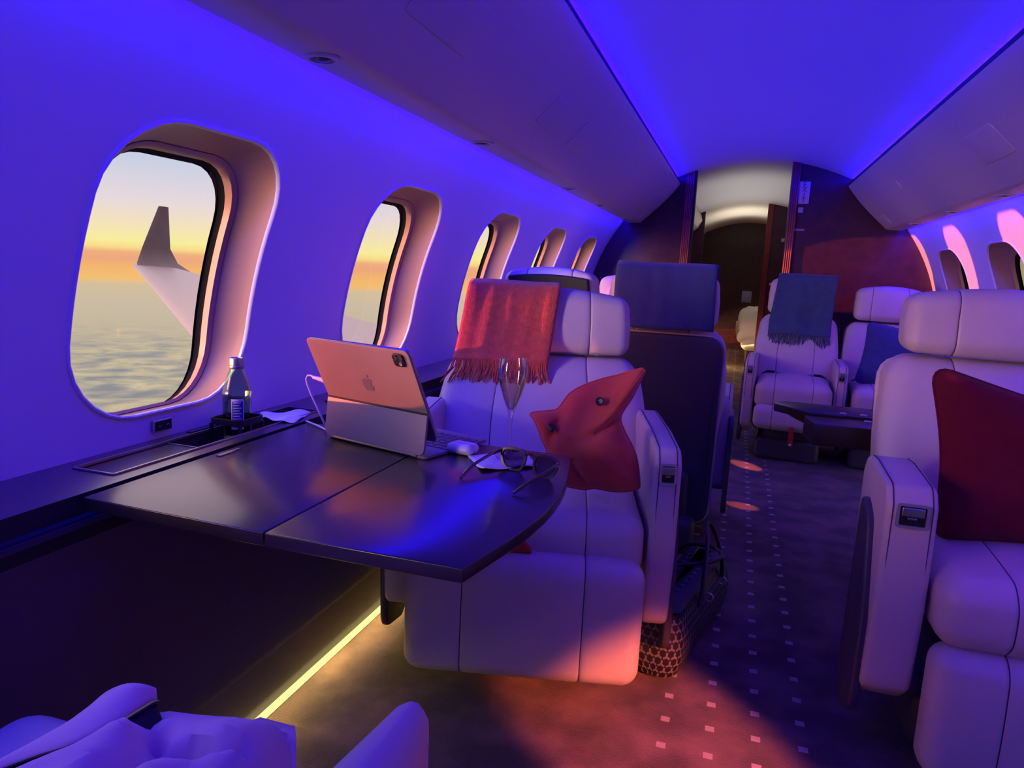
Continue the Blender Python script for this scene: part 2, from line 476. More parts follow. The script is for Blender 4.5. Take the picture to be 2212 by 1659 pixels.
# galley side panels between the two bulkheads and their cream overheads
for side,nm in((-1,'trim_8'),(1,'trim_9')):
    mb=MB(); sec=[(XC+side*dx,z) for dx,z in ((.56,1.74),(.545,1.68),(.585,1.60),(.66,1.54),(.9,1.5),(.9,1.74))]
    rows=[[(x,y,z) for x,z in sec] for y in (5.58,8.46)]
    mb.grid(rows,0,True); mb.add(rows[0],[tuple(range(6))]); mb.add(rows[1],[tuple(range(6))[::-1]])
    struct(mb.build(nm,M['bin'],None,False))

# ================================================================= seats
def latch(parent, w=.042, h=.052, loc=(0,0,0), rot=None):
    bz=MB(); o=round_poly([(-w/2,-h/2),(w/2,-h/2),(w/2,h/2),(-w/2,h/2)],.010)
    i=inset(o,.006)
    F=lambda u,v,d:(u,d,v)
    bz.grid([[F(u,v,.0) for u,v in o],[F(u,v,-.004) for u,v in o],[F(u,v,-.004) for u,v in i],[F(u,v,.004) for u,v in i]],0,True)
    b=bz.build('latch_bezel',M['chrome'],parent,loc=loc); part(b,'polished metal latch bezel')
    d=MB(); d.add([F(u,v,-.0005) for u,v in i],[tuple(range(len(i)))],0)
    d.box((0,-.004,h*.17),(w*.70,.007,h*.36),1,.0025); d.box((0,-.002,-h*.10),(w*.30,.004,h*.10),1,.002)
    return b,d
def latch_full(parent,w,h,loc):
    b,d=latch(parent,w,h,loc)
    # dark pocket and the bar you press, a sub-part level is already used by the bezel
    o=d.build('latch_bar',[M['black'],M['satin']],parent,loc=loc); part(o,'recessed metal release bar')

def seat(name,label,loc,yaw,iw=.52,aw=.075,arms=(1,1),hz=(.80,1.0),btop=.79,leg=(.105,.40,-.50),group=None,latches=True,recline=.20,cush=(.33,.49,-.41),hw=None,armz=.655,shell=True,armf=-.36,abev=.014,armb=.13,taper=0,asx=.03):
    r=thing(name,label,'seat',loc,yaw,group)
    lm=[M['leather'],M['seam']]
    sx=iw*.245
    # plinth
    b=MB(); b.box((0,.02,.07),(iw*.86,.52,.14),0,.03); b.box((0,.0,.22),(iw*.70,.46,.20),0,.03)
    part(b.build('base',M['dleather'],r),'dark seat base')
    # cushion
    z0,z1,yf=cush; yb=.10
    c=MB(); rbox(c,(0,(yf+yb)/2,(z0+z1)/2),(iw/2-.004,(yb-yf)/2,(z1-z0)/2),.05,seams=(-sx,sx),puff=(0,.012,.022),seam_mi=1)
    c.build('seat_cushion',lm,r)
    # leg rest
    if leg:
        l0,l1,ly=leg
        c=MB(); rbox(c,(0,ly+.05,(l0+l1)/2),(iw/2-.006,.05,(l1-l0)/2),.042,seams=(-sx,sx),puff=(0,.012,.004),seam_mi=1)
        e=c.build('leg_rest',lm,r)
    # backrest: wide at the waist, narrower at the shoulders, leaning back
    bz0,bz1=.40,btop; H=(bz1-bz0)
    def bend(P):
        t=(P[2]/H+.5); t=max(0,min(1,t))
        x=P[0]*(1.0+.05*math.sin(PI*min(1,t*1.05))-.10*max(0,t-.55))
        wing=-.030*max(0,(abs(P[0])/(iw/2+.03)-.55)/.45)**2*math.sin(PI*min(1,t+.12)) if P[1]<0 else 0
        return [x,P[1]+wing+recline*(t**1.1)*H/.4,P[2]]
    c=MB(); rbox(c,(0,.085,(bz0+bz1)/2),(iw/2+.025,.085,H/2),.062,seams=(-sx,sx),puff=(0,.014,0),deform=bend,seam_mi=1,n=9)
    c.build('backrest',lm,r)
    # headrest
    h0,h1=hz; hx=hw or iw/2-.015; yh=.105+recline*.98
    def hb(P):
        t=P[2]/((h1-h0)/2)
        return [P[0]*(1-.035*max(0,t)),P[1]+.18*P[2]+.02*(P[0]/hx)**2*(1 if P[1]>0 else .4),P[2]-.020*(P[0]/hx)**2*max(0,t)]
    c=MB(); rbox(c,(0,yh,(h0+h1)/2),(hx,.062,(h1-h0)/2),.036,seams=(-sx,sx),puff=(0,.010,.006),deform=hb,seam_mi=1,n=8)
    hr=c.build('headrest',lm,r)
    c=MB(); rbox(c,(0,yh+.068,(h0+h1)/2-.004),(hx-.022,.010,(h1-h0)/2-.020),.010,deform=hb,n=6)
    part(c.build('headrest_back_panel',M['dark_trim'],r),'dark panel on the back of the headrest')
    # back shell
    if shell:
        ol=round_poly([(-iw/2-.01,.10),(iw/2+.01,.10),(iw/2+.02,btop-.02),(-iw/2-.02,btop-.02)],.07)
        def sh(u,v,w):
            t=max(0,min(1,(v-bz0)/H)); return (u,w+recline*(t**1.1)*H/.4,v)
        c=MB()
        rows=[]
        for ins,w in ((0,.150),(0,.172),(.004,.182),(.02,.188)):
            rows.append([sh(u,v,w) for u,v in (inset(ol,ins) if ins else ol)])
        c.grid(rows,0,True)
        # fill as horizontal slices so that the panel follows the lean
        inner=inset(ol,.02); zs=sorted(set(round(v,4) for u,v in inner))
        half=lambda z: max([abs(u) for u,v in inner if abs(v-z)<1e-3] or [0])
        fr=[[sh(-half(z)+2*half(z)*k/8,z,.188) for k in range(9)] for z in zs]
        extra=[]
        for i in range(len(fr)-1):
            if zs[i+1]-zs[i]>.1:
                hA,hB=half(zs[i]),half(zs[i+1])
                seg=[]
                for q in range(0,9):
                    z=zs[i]+(zs[i+1]-zs[i])*q/8; hh=hA+(hB-hA)*q/8
                    seg.append([sh(-hh+2*hh*k/8,z,.188) for k in range(9)])
                c.grid(seg)
            else: c.grid([fr[i],fr[i+1]])
        part(c.build('back_shell',M['dleather'],r),'dark leather back shell')
        c=MB(); c.tube([sh(u,v,.158) for u,v in ol]+[sh(ol[0][0],ol[0][1],.158)],.009,8,cap=False)
        part(c.build('back_piping',M['leather'],r),'pale leather edge round the back shell')
    # arms
    for s,on in zip((-1,1),arms):
        if not on: continue
        x0=s*(iw/2+.004); x1=s*(iw/2+.004+aw)
        ol=[(armf+.02,.21),(armf-.004,.40),(armf,armz-.035),(armf+.028,armz),(armf+.20,armz+.010),(armb-.03,armz+.006),(armb,armz-.03),(armb,.24),(armb-.31 if armb>.1 else armf+.10,.15)]
        ol=round_poly(ol,[.05,.0,.025,.03,.0,.03,.03,.04,.06])
        c=MB(); xm=(x0+x1)/2; prism(c,ol,x0,x1,lambda u,v,w:(xm+(w-xm)*(1-taper*max(0,min(1,(armf+.18-u)/.18))**1.4),u,v),abev)
        a=c.build('armrest',M['leather'],r)
        # dark lower shell on the outside
        ol2=round_poly([(armf+.045,.13),(armf+.03,.35),(armf+.10,armz-.10),(armb+asx,armz-.06),(armb+asx+.03,.16),(armf+.16 if asx<0 else armf+.22,.075)],[.06,0,.05,.05,.05,.06])
        c=MB(); prism(c,ol2,x1-s*.006,x1+s*.014,lambda u,v,w:(w,u,v),.006)
        part(c.build('arm_side_shell',M['dleather'],r),'dark leather outer arm shell')
        # piping along both upper edges of the arm
        edge=[p for p in ol if p[1]>armz-.20 and p[0]<armb-.02]
        for xe in ((x0+s*.0125,x1-s*.0125) if not taper else ()):
            c=MB(); c.tube([(xe,armf-.001,armz-.22)]+[(xe,u,v) for u,v in edge],.0014,6)
            part(c.build('arm_piping',M['seam'],r),'dark piping')
        if latches: latch_full(a,aw*.62,.052,((x0+x1)/2,armf-.002,armz-.055))
    # seat belt halves
    for s in(-1,1):
        c=MB(); c.tube([(s*(iw/2-.03),.02,z1-.01),(s*(iw/2-.06),-.005,z1+.012),(s*(iw/2-.10),-.03,z1+.016)],[.010,.011,.009],6)
        c.box((s*(iw/2-.115),-.038,z1+.018),(.034,.022,.012),1,.004)
        part(c.build('seat_belt',[M['dark_trim'],M['satin']],r),'dark seat belt with metal buckle')
    return r
G1='single armchairs by the ledges'; G2='double chairs at the far end of the cabin'
A=seat('cabin_seat','cream leather seat with raised leg rest, a terracotta throw over its headrest',(-.520,1.985,0),math.radians(13),iw=.570,aw=.066,leg=(.105,.402,-.50),hw=.268,hz=(.800,.998),group=G1,armf=-.385)
Fs=seat('cabin_seat','large cream leather seat holding a burgundy pillow at the right of the aisle',(.695,1.99,0),0,iw=.53,aw=.098,hz=(.885,1.062),btop=.875,leg=(.075,.355,-.475),cush=(.35,.50,-.46),group=G1,armz=.658,armf=-.40,recline=.17,armb=-.10,asx=-.10)
Es=seat('cabin_seat','nearest cream seat, facing the table, with a pale jacket lying on it',(-.560,.20,0),PI,iw=.53,leg=None,cush=(.35,.49,-.44),arms=(1,1),group=G1,armz=.660,armf=-.395,abev=.030,taper=.75,latches=False)
C1=seat('cabin_seat','far right cream seat with a fringed slate blue throw over its headrest',(.365,4.72,0),math.radians(-3),iw=.42,aw=.062,hz=(.855,1.088),btop=.845,leg=(.22,.36,-.44),group=G2,armz=.60,armf=-.34)
C2=seat('cabin_seat','far right cream seat beside the wall, with a navy pillow on it',(.880,4.72,0),math.radians(-3),iw=.42,aw=.062,arms=(0,0),hz=(.845,1.055),btop=.83,leg=(.22,.36,-.44),group=G2,armz=.60)
B2=seat('cabin_seat','dark backed seat with a navy throw on its headrest, beside the aisle',(-.272,3.01,0),PI,iw=.44,aw=.062,arms=(1,1),hz=(.87,1.078),btop=.862,leg=(.2,.36,-.44),group=G2,armz=.60,recline=.05,latches=False)
B1=seat('cabin_seat','seat by the left wall seen from behind, only its dark headrest back showing',(-.745,3.12,0),PI,iw=.40,hw=.195,aw=.062,arms=(0,0),hz=(.86,1.066),btop=.85,leg=None,group=G2,armz=.60,recline=.05,latches=False)
D1=seat('cabin_seat','far left seat whose headrest glows orange in the sun',(-.665,4.03,0),math.radians(-10),iw=.42,aw=.062,arms=(0,0),hz=(.85,1.050),btop=.84,leg=None,cush=(.33,.49,-.36),group=G2,armz=.60,latches=False)

# ================================================================= table and what stands on it
TZ=.675
tb=thing('side_table','black lacquered fold-out table with a curved end reaching from the left ledge','table',(-.61,1.145,TZ))
def tab_outline(x0,x1,curve):
    p=[(x0,.838),(x1,.828)] if not curve else [(x0,.828),(-.306,.826)]
    if curve:
        for k in range(1,12):
            t=k/12; p.append((-.306-.002*t+.044*math.sin(PI*t),.826+(1.455-.826)*t))
        p+=[(-.309,1.455),(x0,1.458)]
    else: p+=[(x1,1.458),(x0,1.458)]
    return p
for x0,x1,cv in ((-.945,-.6085,False),(-.6055,-.3,True)):
    mb=MB(); ol=tab_outline(x0,x1,cv)
    prism(mb,ol,-.021,0,lambda u,v,w:(u+.61,v-1.145,w),.0025)
    o=mb.build('table_leaf',M['lacquer'],tb)
mb=MB(); mb.box((-.2,0,-.033),(.28,.40,.022),0,.006); part(mb.build('table_support',M['satin'],tb),'metal slide under the table')
mb=MB(); mb.box((-.315,-.0,.0012),(.010,.045,.0018),0); mb.box((-.315,.03,.0016),(.006,.02,.002),0); part(mb.build('table_catch',M['satin'],tb),'small metal catch plate')

# tray set in the ledge
tr=thing('ledge_tray','long recessed black tray with a thin metal rim in the left ledge','tray',(-1.0415,1.2665,.674))
def rr(x0,x1,y0,y1,r=.008): return round_poly([(x0,y0),(x1,y0),(x1,y1),(x0,y1)],r)
ol=rr(-.0465,.0465,-.3215,.3215)
mb=MB(); inn=inset(ol,.004)
mb.grid([[(u,v,0.0005) for u,v in ol],[(u,v,.0035) for u,v in ol],[(u,v,.0035) for u,v in inn],[(u,v,-.002) for u,v in inn]],0,True)
part(mb.build('metal_rim',M['satin'],tr),'thin metal rim')
mb=MB(); mb.grid([[(u,v,-.001) for u,v in inn],[(u,v,-.030) for u,v in inn]],0,True); mb.add([(u,v,-.030) for u,v in inn],[tuple(range(len(inn)))])
mb.build('tray_well',M['ledge'],tr,False)
mb=MB(); mb.box((0,-.208,-.006),(.083,.215,.006)); mb.build('sliding_lid',M['lacquer'],tr,False)
for yy in (-.100,.29):
    mb=MB(); mb.box((0,yy,-.003),(.083,.003,.004)); part(mb.build('divider',M['satin'],tr,False),'thin metal divider')
# caddy ring
cd=thing('bottle_caddy','square black wire caddy holding the green bottle','caddy',(-1.047,1.335,.644))
mb=MB(); ol=rr(-.041,.041,-.043,.043,.012); i=inset(ol,.004)
mb.grid([[(u,v,.044) for u,v in ol],[(u,v,.058) for u,v in ol],[(u,v,.058) for u,v in i],[(u,v,.044) for u,v in i],[(u,v,.044) for u,v in ol]],0,True)
mb.build('top_ring',M['black'],cd)
for sx in(-1,1):
    for sy in(-1,1):
        mb=MB(); mb.box((sx*.0375,sy*.0395,.022),(.006,.006,.048)); mb.build('post',M['black'],cd,False)
mb=MB(); mb.grid([[(u,v,.0) for u,v in ol],[(u,v,.005) for u,v in ol]],0,True); mb.add([(u,v,.0) for u,v in ol],[tuple(range(len(ol)))]); mb.add([(u,v,.005) for u,v in ol],[tuple(range(len(ol)))])
mb.build('base_plate',M['black'],cd,False)
# bottle
bt=thing('water_bottle','small green glass water bottle, cap off, half full, in the caddy','bottle',(-1.047,1.335,.650))
mb=MB(); prof=[(.0,.0),(.026,.0),(.030,.004),(.0305,.010),(.0305,.100),(.0318,.104),(.0318,.108),(.0300,.112),(.0245,.132),(.0175,.152),(.0145,.160),(.0140,.164)]
mb.lathe(prof); mb.build('glass_body',M['bottleglass'],bt)
mb=MB(); mb.lathe([(0,.003),(.0285,.003),(.0292,.008),(.0292,.092),(0,.092)]); part(mb.build('water',M['water'],bt),'water filling the lower half')
mb=MB(); mb.lathe([(.0150,.160),(.0165,.162),(.0165,.166),(.0148,.167),(.0155,.170),(.0148,.173),(.0155,.176),(.0148,.179),(.0150,.183),(.0135,.184),(.0120,.182)]); part(mb.build('neck_finish',M['satin'],bt),'threaded neck with a metal ring')
for a0,a1,nm in ((-75,-25,'back_label'),(150,200,'front_label')):
    mb=MB(); rows=[[(.0309*math.cos(math.radians(a0+(a1-a0)*k/14)),.0309*math.sin(math.radians(a0+(a1-a0)*k/14)),z) for k in range(15)] for z in(.028,.096)]
    mb.grid(rows,0)
    rows=[[(.0312*math.cos(math.radians(a0+4+(a1-a0-8)*k/14)),.0312*math.sin(math.radians(a0+4+(a1-a0-8)*k/14)),z) for k in range(15)] for z in(.034,.091)]
    mb.grid(rows,1)
    for q in range(9):
        zz=.039+q*.006; lo,hi=a0+8,a1-8-(q*7)%13
        rows=[[(.0314*math.cos(math.radians(lo+(hi-lo)*k/8)),.0314*math.sin(math.radians(lo+(hi-lo)*k/8)),z) for k in range(9)] for z in(zz,zz+.0022)]
        mb.grid(rows,0)
    part(mb.build(nm,[M['white'],M['navy']],bt),'blue paper label with a white border')

def cloth(name,label,cat,pts,z,amp,mt,parent=None,n=14,seed=1,thick=.0012):
    """a crumpled flat sheet between four corners (x,y)"""
    rnd=random.Random(seed); ph=[rnd.uniform(0,6.28) for _ in range(8)]
    P=[np.array(p) for p in pts]; rows=[]
    for i in range(n+1):
        u=i/n; row=[]
        for j in range(n+1):
            v=j/n; q=(1-u)*(1-v)*P[0]+u*(1-v)*P[1]+u*v*P[2]+(1-u)*v*P[3]
            e=.10*math.sin(6*u+ph[0])*v*(1-v)+.06*math.sin(9*v+ph[1])*u*(1-u)
            d=(P[1]-P[0]); q=q+e*d*.35
            h=.5+.5*math.sin(7*u+5*v+ph[2])*math.sin(4*v-3*u+ph[3])
            row.append((q[0],q[1],z+amp*h*h+.0006))
        rows.append(row)
    mb=MB(); mb.grid(rows); o=mb.build(name,mt,parent)
    s=o.modifiers.new('thickness','SOLIDIFY'); s.thickness=thick; s.offset=1
    return tag(o,label,cat)
cloth('paper_napkin','crumpled napkin looking blue on the left ledge behind the bottle','napkin',[(-1.105,1.485),(-1.0,1.555),(-.968,1.435),(-1.045,1.425)],.674,.010,M['paper'],seed=3)
cloth('paper_napkin','white napkin under the champagne flute on the black table','napkin',[(-.500,1.350),(-.436,1.255),(-.345,1.335),(-.405,1.435)],TZ,.006,M['paper'],seed=8)

# champagne flute
fl=thing('champagne_flute','tall stemmed flute of champagne standing on the white napkin','glass',(-.418,1.372,TZ+.0045))
mb=MB(); mb.lathe([(0,.0),(.030,.0),(.031,.0015),(.022,.004),(.010,.007),(.005,.012),(.0036,.022),(.0034,.060),(.0042,.082),(.0065,.094),(.012,.108),(.0185,.125),(.0245,.145),(.0282,.165),(.0290,.178),(.0272,.200),(.0265,.2015),(.0258,.200),(.0276,.178),(.0268,.165),(.0231,.145),(.0171,.125),(.0106,.108),(.0045,.098),(0,.096)],n=48)
mb.build('flute_glass',M['flute'],fl)
mb=MB(); mb.lathe([(0,.0975),(.0042,.099),(.0102,.109),(.0166,.1255),(.0226,.1455),(.0248,.1555),(0,.1555)],n=40); part(mb.build('champagne',M['wine'],fl),'pale gold champagne')

# tablet in its stand-up keyboard cover
ip=thing('tablet_with_keyboard','grey tablet propped up in its keyboard cover on the black table','tablet',(-.697,1.320,TZ),math.radians(-16))
mb=MB(); ol=round_poly([(-.1405,.0),(.1405,.0),(.1405,.215),(-.1405,.215)],.014)
prism(mb,ol,0,.0065,lambda u,v,w:(u,v,w),.0015); mb.build('keyboard_base',M['ipad'],ip)
kb=MB(); 
for r_ in range(6):
    y=.070+r_*-.0
for r_ in range(6):
    y=.178-r_*.0195
    nk=14
    for q in range(nk):
        w=.0165
        x=-.1255+q*.0193
        if r_==5 and 4<=q<=8:
            if q==4: kb.box((x+.0193*2,y,.0072),(.0193*4+w,.0165,.0014),0)
            continue
        kb.box((x,y,.0072),(w,.0165,.0014),0)
ki=kb.build('keys',M['key'],ip,False); part(ki,'dark grey keys')
mb=MB(); mb.tube([(-.118,.002,.006),(.118,.002,.006)],.0062,12); part(mb.build('hinge_bar',M['satin'],ip),'round metal hinge bar')
# lower stand panel
th=math.radians(6); Hs=.083
def pl(u,v,w,y0,z0,t): return (u, y0+v*math.sin(t)+w*math.cos(t), z0+v*math.cos(t)-w*math.sin(t))
mb=MB(); ol=round_poly([(-.1405,0),(.1405,0),(.1405,Hs),(-.1405,Hs)],[.016,.016,.002,.002])
prism(mb,ol,-.006,.0,lambda u,v,w:pl(u,v,w,-.002,.008,th),.0012); mb.build('stand_panel',M['ipad'],ip)
mb=MB(); e=pl(0,Hs,-.003,-.002,.008,th); mb.tube([(-.139,e[1],e[2]),(.139,e[1],e[2])],.0036,8); part(mb.build('fold_hinge',M['dark_trim'],ip),'dark fold line')
# tablet plane passes the fold and leans back over it
tl=math.radians(-27); yF,zF=e[1]+.003,e[2]+.001
below=.068; above=.147
base=(yF-(-below)*0,zF)
def tp(u,v,w):
    return (u, yF+v*math.sin(tl)+w*math.cos(tl), zF+v*math.cos(tl)-w*math.sin(tl))
ol=round_poly([(-.1405,-below),(.1405,-below),(.1405,above),(-.1405,above)],.014)
mb=MB(); prism(mb,ol,-.0035,.0,tp,.001); mb.build('back_cover',M['ipad'],ip)
mb=MB(); ol2=inset(ol,.0006); prism(mb,ol2,.0003,.0062,tp,.0012)
ol3=inset(ol,.010); mb.add([tp(u,v,.0064) for u,v in ol3],[tuple(range(len(ol3)))],1)
tbt=mb.build('tablet',[M['satin'],M['black']],ip); part(tbt,'thin metal tablet with a dark screen')
# camera bump and lenses
mb=MB(); ol=round_poly([(.098,.111),(.127,.111),(.127,.140),(.098,.140)],.008); prism(mb,ol,-.0065,-.0030,tp,.0012)
cam_b=mb.build('camera_bump',M['black'],ip); part(cam_b,'black camera bump')
for (cu,cv,cr) in ((.106,.132,.0055),(.119,.132,.0062),(.117,.119,.0040)):
    mb=MB(); n=20
    rows=[[tp(cu+r*math.cos(2*PI*k/n),cv+r*math.sin(2*PI*k/n),w) for k in range(n)] for r,w in ((cr,-.0060),(cr,-.0082),(cr*.8,-.0082),(cr*.75,-.0072),(.0002,-.0070))]
    mb.grid(rows,0,True); mb.build('camera_lens',M['lamp'] if cr>.005 else M['chrome'],cam_b)
# bitten fruit emblem in relief
body=[(0,.0105),(.0045,.0125),(.009,.0118),(.0118,.0085)]
bite=[(.0092,.0050),(.0084,.0012),(.0098,-.0022),(.0122,-.0042)]
low=[(.0108,-.0085),(.0080,-.0125),(.0048,-.0135),(.0,-.0122),(-.0048,-.0135),(-.0080,-.0125),(-.0112,-.0075),(-.0128,-.0015),(-.0125,.0050),(-.0100,.0100),(-.0060,.0125),(-.0030,.0118)]
ap=[(u*1.15,v*1.15+.052) for u,v in body+bite+low]
lf=[(u*1.15+.001,v*1.15+.052) for u,v in [(.0005,.0140),(.0012,.0178),(.0040,.0205),(.0062,.0212),(.0058,.0182),(.0036,.0150)]]
mb=MB()
for sh in (ap,lf):
    o_=smooth_poly(sh,4); prism(mb,o_,-.0034,-.0041,tp,.0)
part(mb.build('emblem',M['mark'],ip),'raised polished fruit emblem')
# cable
cb=tag(MB().tube([(-.868,1.362,.803),(-.876,1.364,.806),(-.886,1.366,.805),(-.890,1.366,.797),(-.887,1.366,.785),(-.876,1.370,.755),(-.862,1.376,.722),(-.852,1.380,.698),(-.850,1.386,.684),(-.860,1.400,.679),(-.90,1.43,.678),(-.95,1.46,.6775)],.0022,8).tube([(-.826,1.352,.797),(-.846,1.357,.801),(-.870,1.362,.803)],[.0054,.0052,.0036],8).build('charging_cable',M['white']),'white charging cable plugged into the tablet','cable')

# earbuds case
mb=MB(); rbox(mb,(0,0,.0112),(.030,.0225,.0108),.0106,n=4); eb=thing('earbuds_case','small rounded white earbuds case on the table by the keyboard','case',(-.517,1.368,TZ+.0002),math.radians(-12))
mb.build('case_body',M['white'],eb)
mb=MB(); ol=[(u,v) for u,v in srect(.0302,.0108,.0106,6)]; mb.tube([(u,-.0035,.0112+v) for u,v in ol]+[(ol[0][0],-.0035,.0112+ol[0][1])],.00035,4,cap=False); part(mb.build('lid_seam',M['seam'],eb),'thin lid seam')
mb=MB(); mb.box((0,.0222,.012),(.012,.0014,.004)); part(mb.build('hinge',M['satin'],eb,False),'metal hinge')

# sunglasses
sg=thing('sunglasses','dark tortoiseshell sunglasses with open arms at the table edge','sunglasses',(-.352,1.283,TZ+.001),math.radians(-20))
def lens_outline(s): 
    p=[(.010,.030),(.012,.012),(.022,.001),(.045,.0),(.060,.010),(.066,.028),(.062,.038),(.040,.042),(.018,.040)]
    return [(s*u,v) for u,v in p]
tilt=math.radians(14)
def sgp(u,v,w): # frame plane leaning away from its arms
    yy=w*math.cos(tilt)+v*math.sin(tilt)-.12*u*u/.07*.5
    return (u,yy,v*math.cos(tilt))
for s in(-1,1):
    ol=smooth_poly(lens_outline(s),6); a=sum(ol[i][0]*ol[(i+1)%len(ol)][1]-ol[(i+1)%len(ol)][0]*ol[i][1] for i in range(len(ol)))
    if a<0: ol=ol[::-1]
    inn=inset(ol,.0034); out=inset(ol,-.0014)
    mb=MB(); mb.grid([[sgp(u,v,w) for u,v in q] for q,w in ((out,-.002),(out,.002),(inn,.002),(inn,-.002),(out,-.002))],0,True)
    mb.build('rim',M['tort'],sg)
    mb=MB(); mb.add([sgp(u,v,.0) for u,v in inn],[tuple(range(len(inn)))]); part(mb.build('lens',M['lens'],sg,False),'dark smoky lens')
    mb=MB(); h=sgp(s*.066,.033,.0)
    pts=[h,(s*.0705,h[1]-.006,h[2]-.001),(s*.0715,h[1]-.030,h[2]-.004),(s*.068,h[1]-.085,h[2]-.014),(s*.064,h[1]-.112,h[2]-.023),(s*.060,h[1]-.128,h[2]-.030)]
    mb.tube(pts,[.0034,.0036,.0032,.0030,.0030,.0024],8); mb.build('temple_arm',M['tort'],sg)
mb=MB(); mb.tube([sgp(-.013,.033,0),sgp(-.006,.036,0),sgp(.006,.036,0),sgp(.013,.033,0)],.003,8); mb.build('bridge',M['tort'],sg)

# ================================================================= soft things
def drape(name,label,cat,prof,xt,xb,mt,loc,yaw,fringe=None,seed=1,amp=.004,thick=.006,group=None,nx=26):
    """a throw hanging over a headrest: prof = side profile (y,z) from the back over the top and down the front"""
    rnd=random.Random(seed); ph=[rnd.uniform(0,6.28) for _ in range(9)]
    P=[np.array(p,float) for p in prof]; pts=[]
    for i in range(len(P)-1):
        for k in range(6):
            pts.append(P[i]+(P[i+1]-P[i])*k/6)
    pts.append(P[-1])
    # soften
    for _ in range(2):
        pts=[pts[0]]+[(pts[i-1]+2*pts[i]+pts[i+1])/4 for i in range(1,len(pts)-1)]+[pts[-1]]
    n=len(pts)-1; rows=[]; top=max(p[1] for p in pts)
    for i,(y,z) in enumerate(pts):
        drop=max(0,top-z); t=min(1,drop/.3)
        x0=xt[0]+(xb[0]-xt[0])*t; x1=xt[1]+(xb[1]-xt[1])*t; row=[]
        for j in range(nx+1):
            u=j/nx; x=x0+(x1-x0)*u
            w=amp*t*(math.sin(9*u+5*drop+ph[0])+.6*math.sin(17*u-8*drop+ph[1]))+.0015*math.sin(31*u+ph[2])
            sgn=-1 if i>n*.45 else 1
            zz=z+.003*math.sin(7*u+ph[3])*(1 if i in (0,n) else .4)
            edge=.010*t*((2*u-1)**6)
            row.append((x,y+sgn*(w-edge*1.0),zz))
        rows.append(row)
    r=thing(name,label,cat,loc,yaw,group)
    mb=MB(); mb.grid(rows); o=mb.build('throw_cloth',mt,r)
    s=o.modifiers.new('thickness','SOLIDIFY'); s.thickness=thick; s.offset=0
    if fringe:
        fm=MB(); last=rows[-1]; cnt=fringe[0]; ln=fringe[1]; spread=fringe[2]
        for q in range(cnt):
            u=(q+.5+rnd.uniform(-.25,.25))/cnt; jf=u*nx; j=min(nx-1,int(jf)); a=Vector(last[j]).lerp(Vector(last[j+1]),jf-j)
            L_=ln*rnd.uniform(.8,1.12); sw=rnd.uniform(-.012,.012)+(u-.5)*spread-.006; dy=rnd.uniform(-.008,.004)
            pp=[a+Vector((0,0,.006)),a+Vector((sw*.15+rnd.uniform(-.003,.003),dy*.5-.003,-L_*.33)),a+Vector((sw*.55+rnd.uniform(-.004,.004),dy-.003,-L_*.68)),a+Vector((sw,dy,-L_))]
            fm.tube(pp,[.0021,.0021,.0020,.0012],5)
        f_=fm.build('fringe',mt,r); f_['kind']='stuff'
    return r
drape('throw_blanket','fuzzy terracotta throw with a long fringe over the headrest near the table','blanket',
      [(.400,.83),(.400,.97),(.385,1.008),(.32,1.018),(.245,1.008),(.222,.97),(.208,.90),(.196,.86),(.168,.80),(.148,.772)],(-.250,.040),(-.287,.010),M['terra'],(-.520,1.985,0),math.radians(13),(92,.068,.05),seed=5,amp=.0026,thick=.008)
drape('throw_blanket','plain navy throw hanging down the back of the aisle seat headrest','blanket',
      [(.272,.862),(.278,.95),(.282,1.04),(.276,1.088),(.24,1.104),(.17,1.106),(.10,1.098),(.075,1.06),(.066,.98),(.062,.90)],(-.190,.175),(-.196,.180),M['navy'],(-.272,3.01,0),PI,None,seed=7,amp=.002)
drape('throw_blanket','slate blue throw with a dark fringe over the far right headrest','blanket',
      [(.410,.90),(.410,1.04),(.390,1.098),(.33,1.112),(.245,1.104),(.216,1.05),(.198,.95),(.182,.86),(.160,.80),(.126,.735)],(-.145,.205),(-.175,.190),M['slate'],(.365,4.72,0),math.radians(-3),(60,.085,.02),seed=9,amp=.010)

def puffed(mb,outline,T,f,center=None,rings=10,bump=None,mi=0,pw=.55):
    """cushion: closed outline (u,v), inflated to half thickness T; f maps to 3-D"""
    c=np.array(center if center is not None else np.mean(outline,axis=0))
    n=len(outline)
    for sgn in(-1,1):
        rows=[]
        for i in range(rings+1):
            t=i/rings; row=[]
            for k,p in enumerate(outline):
                q=c+(np.array(p)-c)*(1-t)
                h=T*(1-(1-t)**2)**pw if t<1 else T
                if bump: h+=bump(q[0],q[1],t)*(1 if sgn<0 else .2)
                row.append(f(q[0],q[1],sgn*h))
            rows.append(row)
        mb.grid(rows,mi,True,flip=sgn>0)
    return mb
